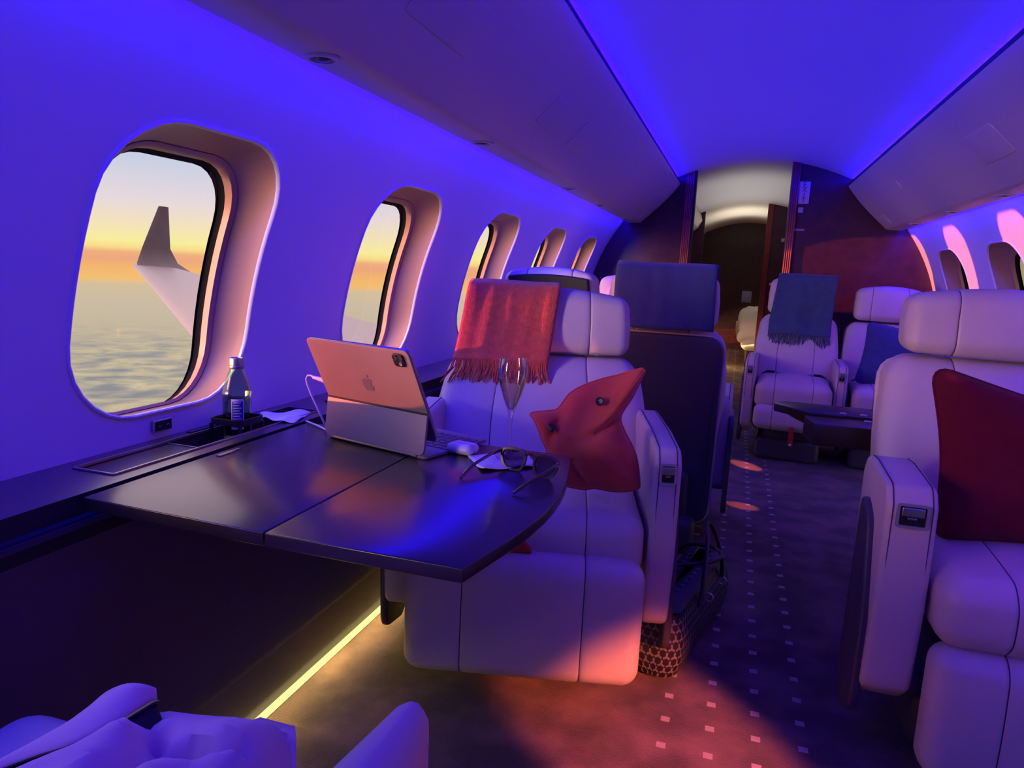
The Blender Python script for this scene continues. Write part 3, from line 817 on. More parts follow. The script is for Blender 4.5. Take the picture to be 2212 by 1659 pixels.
# folded terracotta pillow on the seat by the table (outline in its own plane)
PX=[(-.471,.700),(-.467,.706),(-.446,.711),(-.428,.714),(-.403,.722),(-.378,.760),(-.345,.783),(-.30,.803),(-.262,.815),(-.210,.834),(-.203,.832),(-.199,.826),(-.212,.792),(-.226,.758),(-.248,.716),(-.240,.686),(-.214,.643),(-.200,.607),(-.190,.552),(-.197,.540),(-.226,.531),(-.262,.529),(-.298,.532),(-.325,.527),(-.365,.530),(-.392,.540),(-.412,.575),(-.425,.618),(-.438,.640),(-.447,.662),(-.462,.690)]
pw_=thing('throw_pillow','folded terracotta pillow with two dark buttons in the corner of the seat','pillow',(-.31,1.735,.53),math.radians(8))
def creases(u,v,t):
    a=-.016*math.exp(-((v-.712-(u+.25)*.55)/.010)**2)*math.exp(-((u+.275)/.045)**2)
    b=-.012*math.exp(-((u+.405-(v-.68)*.35)/.012)**2)*(1 if v>.60 else .3)
    c_=.014*math.exp(-(((u+.30)/.07)**2+((v-.65)/.06)**2))
    d=-.010*math.exp(-((v-.60+(u+.22)*.9)/.014)**2)*math.exp(-((u+.22)/.04)**2)
    e_=-.012*math.exp(-((u+.335+(v-.56)*.6)/.013)**2)*(1 if v<.61 else 0)
    return 1.7*(a+b+c_+d+e_)*min(1,3*(t))
ol=smooth_poly(PX,3)
mb=MB(); puffed(mb,ol,.058,lambda u,v,w:(u+.31,w+(.77-v)*-.10+.0,v-.53),center=(-.325,.655),bump=creases,rings=14,pw=.62)
mb.build('pillow_cover',M['terrafab'],pw_)
mb=MB(); mb.tube([(u+.31,(.77-v)*-.10,v-.53) for u,v in ol]+[(ol[0][0]+.31,(.77-ol[0][1])*-.10,ol[0][1]-.53)],.0022,6,cap=False); mb.build('piping',M['terrafab'],pw_)
for (bu,bv,by) in ((-.300,.757,-.052),(-.412,.682,-.046)):
    mb=MB(); mb.lathe([(0,.003),(.006,.003),(.009,.004),(.0105,.002),(.0105,-.001),(0,-.002)],n=20)
    for kx,ky in((-.002,.002),(.002,-.002)): mb.lathe([(.0009,.0032),(.0009,.0036),(0,.0036)],(kx,ky,0),8,1)
    bt_=mb.build('button',[M['black'],M['satin']],pw_,loc=(bu+.31,by-.006,bv-.53),rot=(math.radians(78),0,math.radians(-12 if bu>-.35 else -50))); part(bt_,'dark round button')

def square_pillow(name,label,w,h,T,mt,loc,rot,curve=.06,cor=None):
    r=thing(name,label,'pillow',loc,rot=rot)
    pts=[]
    q4=[(u,v-h/2) for u,v in cor] if cor else [(-w/2,-h/2),(w/2,-h/2),(w/2,h/2),(-w/2,h/2)]
    rp=round_poly(q4,.030,5)
    for a,b in zip(rp,rp[1:]+rp[:1]):
        a=np.array(a); b=np.array(b); long_=np.linalg.norm(b-a)>.1
        for k in range(12 if long_ else 1):
            t=k/12; p=a*(1-t)+b*t; pts.append(tuple(p*(1-curve*math.sin(PI*t)) if long_ else a))
    mb=MB(); puffed(mb,pts,T,lambda u,v,w_:(u,w_,v+h/2),center=(0,0),rings=12,bump=lambda u,v,t:.006*math.sin(u*19+v*9)*min(1,2*t)*(1-t)*2)
    mb.build('pillow_cover',mt,r)
    mb=MB(); mb.tube([(u,0,v+h/2) for u,v in pts]+[(pts[0][0],0,pts[0][1]+h/2)],.003,6,cap=False); mb.build('piping',mt,r)
    return r
square_pillow('throw_pillow','large plain burgundy pillow leaning in the right-hand seat',.47,.37,.07,M['burg'],(.690,1.78,.512),(math.radians(-12),0,math.radians(4)),cor=[(-.222,0),(.235,0),(.225,.265),(-.250,.385)])
square_pillow('throw_pillow','navy pillow leaning on the far right seat beside the wall',.36,.36,.06,M['navy'],(.86,4.52,.485),(math.radians(-14),math.radians(7),math.radians(-4)))

# red cloth on the raised leg rest
mb=MB(); ol=[(-.070,0),(.040,0),(.014,.034),(-.070,.038)]
prism(mb,ol,-.012,.012,lambda u,v,w:(u,w,v),.003); o=mb.build('folded_cloth',M['redcloth'],None,True,loc=(-.445,1.545,.408),rot=(0,0,math.radians(13)))
tag(o,'small folded red cloth lying behind the raised leg rest','cloth')

# jacket on the nearest seat
RIDGES=[((-.556,.556),(-.515,.523),.016,-.013),((-.515,.523),(-.492,.500),.014,-.012),((-.430,.541),(-.474,.513),.012,-.016),((-.474,.513),(-.495,.470),.014,-.015),
 ((-.535,.535),(-.520,.470),.028,.012),((-.460,.560),(-.415,.520),.030,.010),((-.40,.52),(-.43,.46),.016,-.008),((-.47,.48),(-.45,.42),.022,.012),((-.54,.50),(-.575,.43),.022,.010)]
def jz(x,y):
    h=np.interp(y,[.14,.40,.50,.56,.60,.64,.70],[.60,.600,.588,.576,.562,.535,.49])
    zl=np.interp(y,[.14,.42,.49,.53,.58,.65,.70],[.555,.555,.572,.574,.562,.520,.49])
    t=(x-XL(y))/(XR(y)-XL(y)); h=zl+(h-zl)*min(1,t*3)**.8
    h-=.004*math.sin((x+.5)*30+y*14)
    p=np.array((x,y))
    for a,b_,w_,am in RIDGES:
        a=np.array(a); b_=np.array(b_); d=b_-a; q=max(-.1,min(1.1,((p-a)@d)/(d@d))); e_=np.linalg.norm(p-a-d*q)
        h+=1.5*am*math.exp(-(e_/w_)**2)
    return h
def XL(y): return np.interp(y,[.14,.42,.45,.465,.478,.495,.518,.57,.585,.60,.66,.70],[-.62,-.632,-.608,-.586,-.567,-.555,-.550,-.557,-.565,-.568,-.545,-.52])
def XR(y): return np.interp(y,[.14,.45,.58,.64,.68,.70],[-.31,-.352,-.400,-.428,-.455,-.47])
jk=thing('jacket','pale grey zip-up jacket lying crumpled on the nearest seat','jacket',(-.58,.48,.49))
rows=[]
for i in range(40):
    y=.14+(.70-.14)*i/39; row=[]
    for j in range(60):
        t=j/59; xl=XL(y); xr=XR(y); x=xl+(xr-xl)*t
        z=jz(x,y)
        if t>.70: z-=(t-.70)**2*.75
        if i>35: z-=(i-35)**2*.0022
        row.append((x+.58,y-.48,max(z,.492)-.49))
    rows.append(row)
mb=MB(); mb.grid(rows); o=mb.build('jacket_body',M['fleece'],jk); s=o.modifiers.new('thickness','SOLIDIFY'); s.thickness=.006; s.offset=-1
# collar flap with the zip along its inner edge
rows=[]
cl=[(-.640,.435,.548),(-.634,.470,.556),(-.631,.500,.560),(-.626,.522,.566),(-.622,.545,.574),(-.618,.565,.582),(-.606,.578,.585),(-.590,.584,.580),(-.577,.592,.570)]
cr=[(-.640,.425,.565),(-.612,.450,.574),(-.590,.464,.582),(-.570,.476,.588),(-.557,.495,.591),(-.552,.518,.591),(-.553,.545,.588),(-.560,.570,.580),(-.567,.585,.570)]
def interp(P,t):
    x=t*(len(P)-1); i=min(len(P)-2,int(x)); p0,p1,p2,p3=[np.array(P[max(0,min(len(P)-1,i+k))],float) for k in(-1,0,1,2)]; u=x-i
    return .5*((2*p1)+(-p0+p2)*u+(2*p0-5*p1+4*p2-p3)*u*u+(-p0+3*p1-3*p2+p3)*u**3)
for k in range(25):
    a=interp(cl,k/24); b_=interp(cr,k/24); row=[]
    for j in range(9):
        u=j/8; q=a*(1-u)+b_*u; q[2]+=.014*math.sin(PI*u)
        row.append((q[0]+.58,q[1]-.48,q[2]-.49))
    rows.append(row)
mb=MB(); mb.grid(rows); o=mb.build('collar_flap',M['fleece'],jk); s=o.modifiers.new('thickness','SOLIDIFY'); s.thickness=.005
zr=[]; teeth=MB()
for k in range(25):
    b_=interp(cr,k/24); a=interp(cl,k/24); d=b_-a; d=d/np.linalg.norm(d)
    zr.append([(b_[0]+.58+d[0]*e_-.0,b_[1]-.48+d[1]*e_,b_[2]-.49-.002-.5*e_) for e_ in(-.004,.012,.030)])
mb=MB(); mb.grid(zr); o=mb.build('zip_tape',M['dark_trim'],jk); part(o,'black zip tape'); s=o.modifiers.new('thickness','SOLIDIFY'); s.thickness=.002
for k in range(90):
    b_=interp(cr,k/90); teeth.box((b_[0]+.58+.001,b_[1]-.48,b_[2]-.49+.0005),(.0032,.0022,.0026))
o=teeth.build('zip_teeth',M['black'],jk,False); o['kind']='stuff'

# handbag
hb=thing('handbag','dark canvas handbag printed with chevrons, slumped beside the seat base','bag',(-.070,2.08,0),math.radians(-13))
def bag_row(z,hw,hl,gap=0,yo=0):
    return [(u+0*gap,v+yo,z) for u,v in srect(hw,hl,min(.045,hw*.9),6)]
mb=MB()
prof=[(.004,.044,.26,0),(.014,.058,.272,0),(.06,.070,.280,-.005),(.11,.074,.278,-.012),(.16,.069,.270,-.02),(.195,.058,.260,-.028)]
rows=[bag_row(z,hw,hl,0,yo) for z,hw,hl,yo in prof]
mb.grid(rows,0,True); mb.add(rows[0],[tuple(range(len(rows[0])))[::-1]],0)
# small three-armed printed marks on the outer faces
def bag_pt(s,t):   # s around (0..1), t height 0..1 -> point
    i=t*(len(rows)-1); a=min(len(rows)-2,int(i)); fr=i-a; n=len(rows[0]); jj=(s%1)*n; j=int(jj)%n; g=jj-int(jj)
    def L_(r_): return Vector(rows[r_][j]).lerp(Vector(rows[r_][(j+1)%n]),g)
    return L_(a).lerp(L_(a+1),fr)
cen=Vector((0,0,.1))
n0=len(rows[0]); per=[0]
for j in range(n0): per.append(per[-1]+math.dist(rows[2][j],rows[2][(j+1)%n0]))
def s_at(d):
    d=d%per[-1]; j=max(i for i in range(n0+1) if per[i]<=d+1e-9); j=min(j,n0-1)
    return (j+(d-per[j])/(per[j+1]-per[j]))/n0
pitch=.021; 
nrow=9; ncol=int(per[-1]/pitch)
for a in range(nrow):
    for b_ in range(ncol):
        dd=(b_+(.5 if a%2 else 0))*pitch; tz=.10+a*.098
        def pt(du,dv):
            s_=s_at(dd+du); p=bag_pt(s_,max(0,min(1,tz+dv/.19))); o_=Vector((p.x,p.y*.25,0)); o_=o_.normalized()
            return p+o_*.0012
        for ang in (90,210,330):
            c_,s_=math.cos(math.radians(ang)),math.sin(math.radians(ang)); L_=.0098; w=.0026
            q=[(0-s_*w,0+c_*w),(c_*L_-s_*w,s_*L_+c_*w),(c_*L_+s_*w,s_*L_-c_*w),(s_*w,-c_*w)]
            mb.add([pt(*k_) for k_ in q],[(0,1,2,3)],1)
mb.build('bag_body',[M['bag'],M['chev']],hb)
# top panels leaving a long open slit towards the camera
tpz=.195; end=rows[-1]
for s in(-1,1):
    r_=[]
    for k in range(15):
        t=k/14; y=-.284+.512*t; wid=.0585*math.sqrt(max(.03,1-max(0,(abs(y+.028)-.212)/.046)**2))
        gap=.003+.030*max(0,t-.22)
        r_.append([(s*max(gap,wid),y,.1935),(s*(gap+.6*max(0,wid-gap)),y,.209),(s*gap,y,.212),(s*gap,y,.196)])
    m2=MB(); m2.grid(r_)
    # printed marks on the top flaps
    for a in range(2):
        for k in range(13):
            t=(k+.8+(a*.5))/14.5; y=-.28+.50*t; wid=.052*min(1,math.sin(PI*min(.98,max(.03,t)))**.5+.1); gap=.003+.030*max(0,t-.22)
            x=s*(gap+(wid-gap)*(.32+.33*a)); z=.2125 if a==0 else .2085
            for ang in (90,210,330):
                c_,s_=math.cos(math.radians(ang)),math.sin(math.radians(ang)); L_=.0085; w=.0023
                m2.add([(x+p[0],y+p[1],z) for p in ((-s_*w,c_*w),(c_*L_-s_*w,s_*L_+c_*w),(c_*L_+s_*w,s_*L_-c_*w),(s_*w,-c_*w))],[(0,1,2,3)],1)
    o=m2.build('top_flap',[M['bag'],M['chev']],hb)
    m2=MB(); m2.tube([r_[k][2] for k in range(15)],.0030,6); part(m2.build('zip_edge',M['strap'],o),'dark zip edge')
m2=MB(); m2.tube([(0,-.19,.214),(0.002,-.195,.222)],.006,8); m2.tube([(0,-.195,.216),(-.006,-.235,.214)],.004,6); part(m2.build('zip_pull',M['chrome'],hb),'metal zip pull')
def handle(pts):
    P=[np.array(p,float) for p in pts]; out=[]
    for k in range(31):
        t=k/30*(len(P)-1); i_=min(len(P)-2,int(t)); u=t-i_
        p0,p1,p2,p3=[P[max(0,min(len(P)-1,i_+q))] for q in(-1,0,1,2)]
        out.append(tuple(.5*((2*p1)+(-p0+p2)*u+(2*p0-5*p1+4*p2-p3)*u*u+(-p0+3*p1-3*p2+p3)*u**3)))
    m2=MB(); m2.tube(out,.0062,8); part(m2.build('handle',M['strap'],hb),'round leather handle')
handle([(-.074,-.14,.17),(-.060,-.10,.225),(-.01,-.06,.245),(.055,-.01,.250),(.080,.06,.250),(.05,.12,.250),(-.02,.13,.245),(-.062,.12,.222),(-.074,.12,.17)])
handle([(.074,-.11,.16),(.066,-.06,.235),(.046,.02,.300),(.026,.08,.328),(.022,.12,.325),(.040,.135,.290),(.066,.13,.225),(.074,.12,.165)])
for x,y in((.075,-.02),(.078,.12),(-.075,-.20)):
    m2=MB(); m2.tube([(x+.012*math.cos(2*PI*k/14),y,.155+.012*math.sin(2*PI*k/14)) for k in range(15)],.002,6,cap=False); part(m2.build('ring',M['chrome'],hb),'metal ring')

# ================================================================= far end
ft=thing('folding_table','black half-folded table in front of the far right seats','table',(.60,2.70,.62))
for ol,z0,z1,nm in (([(-.44,.10),(-.44,.06),(-.33,-.06),(.5,-.06),(.5,.14),(-.40,.14)],-.028,0,'table_leaf'),([(-.33,-.24),(.5,-.24),(.5,-.065),(-.35,-.10)],-.075,-.005,'folded_leaf')):
    mb=MB(); prism(mb,ol,z0,z1,lambda u,v,w:(u,v,w),.003); mb.build(nm,M['lacquer'],ft)
mb=MB(); mb.add([(-.40,.05,-.03),(-.28,.0,-.03),(-.28,.0,-.075),(-.36,.05,-.05),(-.40,.08,-.03),(-.28,.08,-.03),(-.28,.08,-.075),(-.36,.08,-.05)],[(0,1,2,3),(4,7,6,5),(0,3,7,4),(1,5,6,2),(3,2,6,7),(0,4,5,1)]); part(mb.build('arm_bracket',M['dark_trim'],ft,False),'dark support bracket')
for x,y in((-.22,-.02),(-.155,-.02),(-.16,-.14),(-.095,-.14)):
    mb=MB(); mb.box((x,y,.001),(.022,.018,.004),0,.0015); part(mb.build('hinge',M['chrome'],ft),'polished table hinge')
# the cabinet under the far table, against the right wall
cb_=thing('side_cabinet','dark side cabinet under the far table by the right wall','cabinet',(.86,2.78,0))
mb=MB(); mb.box((0,0,.28),(.30,.10,.56),0,.01); mb.build('body',M['wood'],cb_)
mb=MB(); mb.box((-.1,-.052,.28),(.003,.004,.5)); mb.build('door_gap',M['dark_trim'],cb_,False)
# red tag strap under the far right seat
mb=MB(); mb.box((0,0,-.06),(.026,.003,.12),0,.0014); mb.box((0,-.002,-.112),(.014,.003,.012),1,.001)
part(mb.build('safety_strap',[M['redcloth'],M['white']],C1,True,loc=(.01,-.445,.262)),'short red safety strap')

# exit sign and fittings on the bulkhead
ex=thing('exit_sign','pale upright EXIT sign on the dark bulkhead right of the doorway','sign',(.362,5.497,1.670))
mb=MB(); mb.box((0,-.004,0),(.072,.008,.150),0,.002); mb.build('sign_plate',M['exitsign'],ex)
for i,ch in enumerate('EXIT'):
    cu=bpy.data.curves.new('letter','FONT'); cu.body=ch; cu.size=.047; cu.align_x='CENTER'; cu.align_y='CENTER'; cu.extrude=.0008
    ob=bpy.data.objects.new('tmp',cu); COL.objects.link(ob); dg=bpy.context.evaluated_depsgraph_get()
    me=bpy.data.meshes.new_from_object(ob.evaluated_get(dg)); bpy.data.objects.remove(ob)
    lo=bpy.data.objects.new('letter_'+ch.lower(),me); COL.objects.link(lo); lo.parent=ex; me.materials.clear(); me.materials.append(M['exitred'])
    lo.location=(0,-.0095,.052-.0345*i); lo.rotation_euler=(PI/2,0,0); part(lo,'red letter '+ch)
def plate(name,label,cat,loc,w,h,mt,d=.006,holes=False):
    r=thing(name,label,cat,loc); mb=MB(); mb.box((0,-d/2,0),(w,d,h),0,.002); mb.build('cover_plate',mt,r)
    if holes:
        for sx in(-1,1):
            for sz in(-1,1):
                mb=MB(); mb.box((sx*w*.23,-d-.0005,sz*h*.23),(w*.3,.003,h*.3),0,.001); mb.build('push_button',M['satin'],r)
    return r
plate('wall_switch','small pale switch below the exit sign','switch',(.352,5.497,1.553),.034,.036,M['exitsign'],holes=True)
plate('vent_slot','thin pale slot on the bulkhead below the switch','vent',(.352,5.497,1.418),.075,.014,M['satin'])
mb=MB(); mb.box((.11,11.50,.80),(.14,.008,.17),0,.003); part(mb.build('latch_plate',M['satin'],bpy.data.objects['wall_end']),'pale metal latch plate')
plate('wall_switch','small pale switch high on the second bulkhead','switch',(.40,8.497,1.50),.04,.036,M['exitsign'],holes=True)
mb=MB(); mb.lathe([(0,.012),(.014,.010),(.018,0)],n=16); part(mb.build('door_knob',M['chrome'],bpy.data.objects['wall_rear'],True,loc=(.315,8.495,1.02),rot=(PI/2,0,0)),'round polished knob')
# bed in the aft room
bd=thing('bed','white-covered bed seen through the doorway','bed',(.50,9.7,0))
mb=MB(); mb.box((.03,.05,.13),(.80,1.5,.22),0,.02); part(mb.build('bed_base',M['dark_trim'],bd),'dark bed base')
mb=MB(); rbox(mb,(0,0,.34),(.43,.78,.11),.08,puff=(0,0,.04)); mb.build('mattress',M['bed'],bd)
def du(P):
    s=.020*math.sin(P[0]*18+P[1]*9)+.012*math.sin(P[1]*27-P[0]*11)
    return [P[0]+.03*math.sin(P[2]*14+P[1]*8)*(1 if P[2]<0 else .3),P[1]+.03*math.sin(P[0]*12),P[2]+s]
mb=MB(); rbox(mb,(-.02,-.05,.50),(.455,.80,.17),.12,deform=du,n=16,puff=(0,0,.05)); part(mb.build('duvet',M['bed'],bd),'white rumpled duvet')

# ================================================================= small fittings
ws=thing('shade_switch','small dark up and down switch on the wall under the nearest window','switch',W(-1,1.191,0,RC-.001),rot=(0,0,0))
mb=MB(); mb.box((.004,0,0),(.008,.050,.026),0,.002); mb.box((.0085,0,0),(.002,.043,.019),1); mb.build('switch_frame',[M['satin'],M['black']],ws)
for s,sg_ in((-1,-1),(1,1)):
    mb=MB(); c_=(.0100,s*.011,0)
    for q in(-1,1):
        mb.add([(c_[0],c_[1]+q*.004,-.002*sg_),(c_[0],c_[1]+q*.0045,-.0008*sg_),(c_[0],c_[1],.0028*sg_),(c_[0],c_[1],.0014*sg_)],[(0,1,2,3)])
    part(mb.build('arrow_mark',M['white'],ws,False),'pale arrow mark')
# thin metal slot on the ledge by the wall
mb=MB(); mb.box((0,0,.001),(.012,.10,.002),0); mb.box((0,0,.0022),(.003,.09,.001),1); tag(mb.build('ledge_slot',[M['black'],M['satin']],None,False,loc=(-1.105,1.30,.674)),'narrow slot in the ledge by the wall','slot')
# round cup holder in the ledge behind the tablet
mb=MB(); mb.lathe([(.034,.0005),(.036,.0025),(.033,.003),(.031,.001),(.029,-.0005),(0,-.0006)],n=32); tag(mb.build('cup_holder',M['black'],None,True,loc=(-1.03,1.735,.6745)),'round dark cup holder in the ledge behind the tablet','cup holder')
# gold latch on the ledge face beyond the table
gl=thing('ledge_latch','small gold latch on the ledge front beyond the tablet','latch',(-.960,1.93,.655))
mb=MB(); mb.box((.006,0,0),(.010,.050,.006)); mb.box((.012,.008,.006),(.008,.040,.005)); mb.build('latch_bar',M['gold'],gl,False)

# reading lights and access doors in the overheads
def bin_pt(side,t):   # point on the flat underside band of the overhead
    return (XC+side*t, 1.4318)
G3='reading lights in the left overhead'; G4='reading lights in the right overhead'
def reading_light(side,y,label,group):
    r=thing('reading_light',label,'reading light',(XC+side*.868,y,1.4322),0,group)
    mb=MB(); mb.lathe([(.036,.0),(.034,-.004),(.024,-.005),(.022,.002),(.022,.004)],n=28); mb.build('bezel',M['bin'],r)
    mb=MB(); mb.lathe([(.020,.002),(.016,-.004),(.007,-.007),(0,-.0072)],n=24); part(mb.build('eyeball',M['lamp'],r),'dark swivelling lamp')
    return r
for y,lb in ((1.26,'reading light in the left overhead nearest the camera'),(2.15,'second reading light in the left overhead, above the second window'),(3.33,'middle reading light in the left overhead'),(4.10,'fourth reading light from the camera in the left overhead'),(5.05,'reading light at the far end of the left overhead')):
    reading_light(-1,y,lb,G3)
for y,lb in ((3.32,'reading light in the right overhead nearest the picture edge'),(4.05,'middle reading light of the right overhead'),(4.85,'farthest reading light in the right overhead')):
    reading_light(1,y,lb,G4)
# access panels on the slope between (.812,1.441) and (.585,1.672)
def slope(side,t): 
    a=np.array((.812,1.441)); b_=np.array((.63,1.617)); p=a+(b_-a)*t; return XC+side*p[0],p[1]
def access(side,y0,y1,t0,t1,label,name='access_panel',cat='panel',group=None,up=.0045):
    p0=slope(side,t0); p1=slope(side,t1); d=np.array((p1[0]-p0[0],p1[1]-p0[1])); L_=np.linalg.norm(d); d/=L_
    nrm=np.array((d[1],-d[0])); 
    if nrm[1]>0: nrm=-nrm
    ol=rr(0,y1-y0,0,L_,.018 if L_>.06 else .003)
    mb=MB(); prism(mb,ol,-.004,up,lambda u,v,w:(p0[0]+d[0]*v+nrm[0]*w,y0+u,p0[1]+d[1]*v+nrm[1]*w),.0012)
    return tag(mb.build(name,M['bin']),label,cat,group)
access(-1,1.30,1.62,.48,.93,'large square access door in the left overhead','access_panel','panel')
access(-1,2.25,2.48,.42,.86,'left of the two small square doors in the left overhead')
access(-1,2.66,2.89,.42,.86,'right of the two small square doors in the left overhead')
access(-1,3.62,3.66,.45,.80,'narrow raised strip in the left overhead past the square doors','trim_strip','strip')
access(-1,4.15,4.22,.55,.70,'tiny square cover far along the left overhead')
access(1,2.80,3.10,.42,.92,'square access door in the right overhead at the picture edge')
access(1,4.28,4.36,.72,.92,'tiny square cover in the right overhead')
access(1,5.15,5.30,.08,.38,'pale rectangular cover at the far end of the right overhead')
access(-1,5.22,5.32,.08,.30,'pale rectangular cover at the far end of the left overhead')

# ================================================================= outside: the wing
wg=thing('aircraft_wing','aircraft wing with an upturned dark tip seen through the nearest window','wing',(-6,6.8,.18))
def Wp(p): return (p[0]+6,p[1]-6.8,p[2]-.18)
le=[(-12.,12.066,.738),(-9.,9.44,.459),(-6.,6.788,.179),(-2.5,3.70,-.15)]
te=[(-12.,13.224,.699),(-9.,10.46,.69),(-6.6,8.9,.55),(-2.5,6.6,.25)]
mb=MB(); rows=[]
for a,b_ in zip(le,te):
    a=np.array(a); b_=np.array(b_); c_=np.linalg.norm(b_-a); row=[]
    for t,th_ in ((0,0),(.02,.02),(.10,.045),(.35,.06),(.7,.035),(1,0)):
        row.append(Wp(tuple(a+(b_-a)*t+np.array((0,0,th_*c_*.25)))))
    for t,th_ in ((.7,-.03),(.35,-.05),(.1,-.04),(.02,-.02)):
        row.append(Wp(tuple(a+(b_-a)*t+np.array((0,0,th_*c_*.6)))))
    rows.append(row)
mb.grid(rows,0,True); mb.add(rows[0],[tuple(range(10))]); mb.build('wing_panel',M['wing'],wg)
mb=MB(); rows=[]
for (y0,y1,x,z) in ((11.95,13.45,-11.75,.62),(12.15,13.30,-11.95,.79),(12.45,13.25,-12.1,1.10),(13.21,13.50,-12.35,2.02)):
    rows.append([Wp((x+dx,y,z)) for y,dx in ((y0,0),(y0+.15*(y1-y0),.035),(y0+.5*(y1-y0),.045),(y1,0),(y0+.5*(y1-y0),-.045),(y0+.15*(y1-y0),-.035))])
mb.grid(rows,0,True); mb.add(rows[-1],[tuple(range(6))]); part(mb.build('winglet',M['winglet'],wg),'dark upturned winglet')

# ================================================================= sky
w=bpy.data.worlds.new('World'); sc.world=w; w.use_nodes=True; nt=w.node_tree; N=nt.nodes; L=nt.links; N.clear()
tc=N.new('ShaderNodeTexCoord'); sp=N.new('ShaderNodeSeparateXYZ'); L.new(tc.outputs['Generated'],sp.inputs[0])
def mth(o,a,b_=None,clamp=False):
    n=N.new('ShaderNodeMath'); n.operation=o; n.use_clamp=clamp
    for i,x in enumerate((a,b_)):
        if x is None: continue
        if isinstance(x,(int,float)): n.inputs[i].default_value=x
        else: L.new(x,n.inputs[i])
    return n.outputs[0]
mr=N.new('ShaderNodeMapRange'); mr.inputs[1].default_value=-.25; mr.inputs[2].default_value=.25; L.new(sp.outputs[2],mr.inputs[0])
ramp=N.new('ShaderNodeValToRGB'); L.new(mr.outputs[0],ramp.inputs[0]); cr_=ramp.color_ramp
stops=[(-.25,(120,122,128)),(-.16,(168,166,158)),(-.10,(200,186,160)),(-.063,(208,192,168)),(-.042,(218,196,160)),(-.036,(250,196,118)),(-.022,(250,186,112)),(-.012,(243,172,128)),(-.004,(246,178,130)),(.002,(254,226,140)),(.010,(255,243,160)),(.030,(250,232,190)),(.060,(236,222,226)),(.11,(205,212,232)),(.25,(224,196,206))]
while len(cr_.elements)<len(stops): cr_.elements.new(.5)
for e_,(z,c_) in zip(cr_.elements,stops): e_.position=(z+.25)/.5; e_.color=lin(*c_)
# cloud deck below the horizon
zc_=mth('MAXIMUM',mth('MULTIPLY',sp.outputs[2],-1),.02)
cv=N.new('ShaderNodeCombineXYZ'); L.new(mth('DIVIDE',sp.outputs[0],zc_),cv.inputs[0]); L.new(mth('DIVIDE',sp.outputs[1],zc_),cv.inputs[1])
nz=N.new('ShaderNodeTexNoise'); nz.inputs['Scale'].default_value=3.2; nz.inputs['Detail'].default_value=7; nz.inputs['Roughness'].default_value=.55; nz.inputs['Distortion'].default_value=.6
L.new(cv.outputs[0],nz.inputs['Vector'])
cr2=N.new('ShaderNodeValToRGB'); L.new(nz.outputs['Fac'],cr2.inputs[0]); cr2.color_ramp.elements[0].position=.36; cr2.color_ramp.elements[1].position=.66
cr2.color_ramp.elements[0].color=lin(138,140,150); cr2.color_ramp.elements[1].color=lin(226,206,160)
msk=N.new('ShaderNodeMapRange'); msk.inputs[1].default_value=-.085; msk.inputs[2].default_value=-.135; L.new(sp.outputs[2],msk.inputs[0])
mx=N.new('ShaderNodeMix'); mx.data_type='RGBA'; L.new(mth('MULTIPLY',msk.outputs[0],.75),mx.inputs[0]); L.new(ramp.outputs[0],mx.inputs[6]); L.new(cr2.outputs[0],mx.inputs[7])
# the sky is darker on the side away from the sun
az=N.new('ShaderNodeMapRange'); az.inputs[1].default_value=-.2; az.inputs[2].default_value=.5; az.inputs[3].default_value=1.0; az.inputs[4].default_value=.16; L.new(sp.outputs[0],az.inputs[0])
# unseen upper sky boosted as added fill light on the seats and jacket
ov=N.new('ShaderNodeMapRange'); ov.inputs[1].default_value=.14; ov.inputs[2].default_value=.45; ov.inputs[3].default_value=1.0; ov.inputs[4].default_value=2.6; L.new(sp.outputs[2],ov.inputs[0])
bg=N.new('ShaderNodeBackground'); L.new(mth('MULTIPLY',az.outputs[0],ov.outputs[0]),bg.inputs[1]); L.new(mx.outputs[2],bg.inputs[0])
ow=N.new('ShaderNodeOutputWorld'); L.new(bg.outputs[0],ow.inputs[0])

# ================================================================= lights
def lamp(name,typ,loc,energy,col,**k):
    l=bpy.data.lights.new(name,typ); l.energy=energy; l.color=col
    for a,v in k.items():
        if a not in('rot','aim'): setattr(l,a,v)
    o=bpy.data.objects.new(name,l); COL.objects.link(o); o.location=loc
    if 'aim' in k: o.rotation_euler=Vector(k['aim']).to_track_quat('-Z','Y').to_euler()
    return o
# low sun from the left, slightly below the cabin horizon
lamp('sun','SUN',(-5,-2,0),7.5,(1,.19,.06),angle=math.radians(.6),aim=(2.3,.655,.17))
lamp('sunset_glow','SUN',(-5,-3,1),5.0,(1,.27,.15),angle=math.radians(36),aim=(1,.95,-.02))
lamp('bright_horizon','SUN',(-5,-4,1),4.6,(1,.78,.50),angle=math.radians(26),aim=(1,1.5,0))
BL=(.004,.0,1)
def strip(name,x,z,d,y0,y1,wid,power,col,ax=None):
    o=lamp(name,'AREA',(x,(y0+y1)/2,z),power,col,shape='RECTANGLE',size=wid,size_y=y1-y0)
    d=Vector(d).normalized(); zz=-d; yy=Vector((0,1,0)); xx=yy.cross(zz).normalized()
    o.rotation_euler=Matrix((xx,yy,zz)).transposed().to_euler(); return o
for s in(-1,1):
    strip('wall_wash_lamp',XC+s*.930,1.452,(s*.35,0,-1),-2.9,5.44,.018,42,BL)
    strip('ceiling_cove_lamp',XC+s*.586,1.757,(-s*1,0,.30),-2.9,5.44,.020,102,BL)
    strip('floor_strip_lamp',XC+s*(LX-.022),.050,(-s*.45,0,-1),-2.9 if s<0 else 2.2,5.3,.014,12 if s<0 else 2.5,(1,.74,.20))
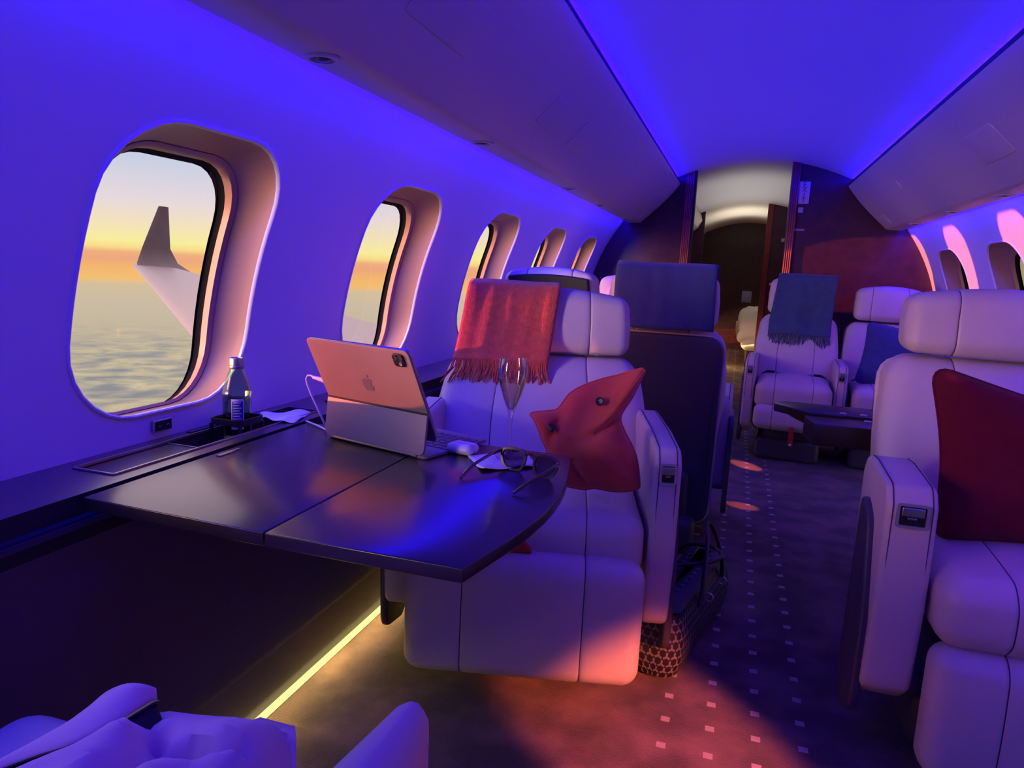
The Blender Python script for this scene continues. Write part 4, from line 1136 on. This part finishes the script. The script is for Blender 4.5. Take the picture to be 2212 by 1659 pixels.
# sunlight thrown back down by the right-hand window panes
def spot(loc,tgt,e,size,blend=.25,r=.02,col=(1,.20,.07)):
    return lamp('window_reflection','SPOT',loc,e,col,spot_size=math.radians(size),spot_blend=blend,shadow_soft_size=r,aim=tuple(np.array(tgt)-np.array(loc)))
spot((1.15,.295,1.0),(.02,1.455,.07),420,16.5,.4,.05,(1,.17,.04))
spot((1.16,3.055,1.0),(.13,4.28,0),300,4.0,.3,.01)
spot((1.16,3.055,1.0),(.11,3.48,0),160,4.0,.3,.01)
# aft rooms
lamp('aft_room_lamp','AREA',(.0,7.2,1.15),3.3,(.96,.93,.93),spread=math.radians(110),shape='RECTANGLE',size=.7,size_y=2.2,aim=(0,.05,1))
lamp('bedroom_lamp','AREA',(.0,9.6,1.5),5,(1,.84,.62),shape='RECTANGLE',size=.5,size_y=1.2,aim=(0,0,1))
lamp('bed_floor_lamp','AREA',(-.1,9.0,.25),2.5,(1,.80,.25),shape='RECTANGLE',size=.2,size_y=.8,aim=(.2,0,-1))

# ================================================================= camera
R=np.array([[0.9529885659598363,0.09358572677978569,-0.28819178491572933],[0.2990405581328379,-0.13711070124916555,0.9443386046300144],[0.04886243691646427,-0.9861249248173689,-0.15865085853068422]])
cam=bpy.data.cameras.new('camera'); co=bpy.data.objects.new('camera',cam); COL.objects.link(co)
m=Matrix.Identity(4)
for i in range(3):
    m[i][0]=R[i,0]; m[i][1]=-R[i,1]; m[i][2]=-R[i,2]
m[0][3],m[1][3],m[2][3]=0,0,EYE
co.matrix_world=m; cam.sensor_fit='HORIZONTAL'; cam.sensor_width=36; cam.lens=1560*36/2212; cam.clip_start=.02; cam.clip_end=500
sc.camera=co
vs=sc.view_settings; vs.view_transform='Standard'; vs.look='None'; vs.exposure=0; vs.gamma=1; vs.use_curve_mapping=False
try:
    sc.cycles.use_denoising=True; sc.cycles.max_bounces=8; sc.cycles.transparent_max_bounces=16; sc.cycles.sample_clamp_indirect=6; sc.cycles.caustics_reflective=False; sc.cycles.caustics_refractive=False
except Exception: pass
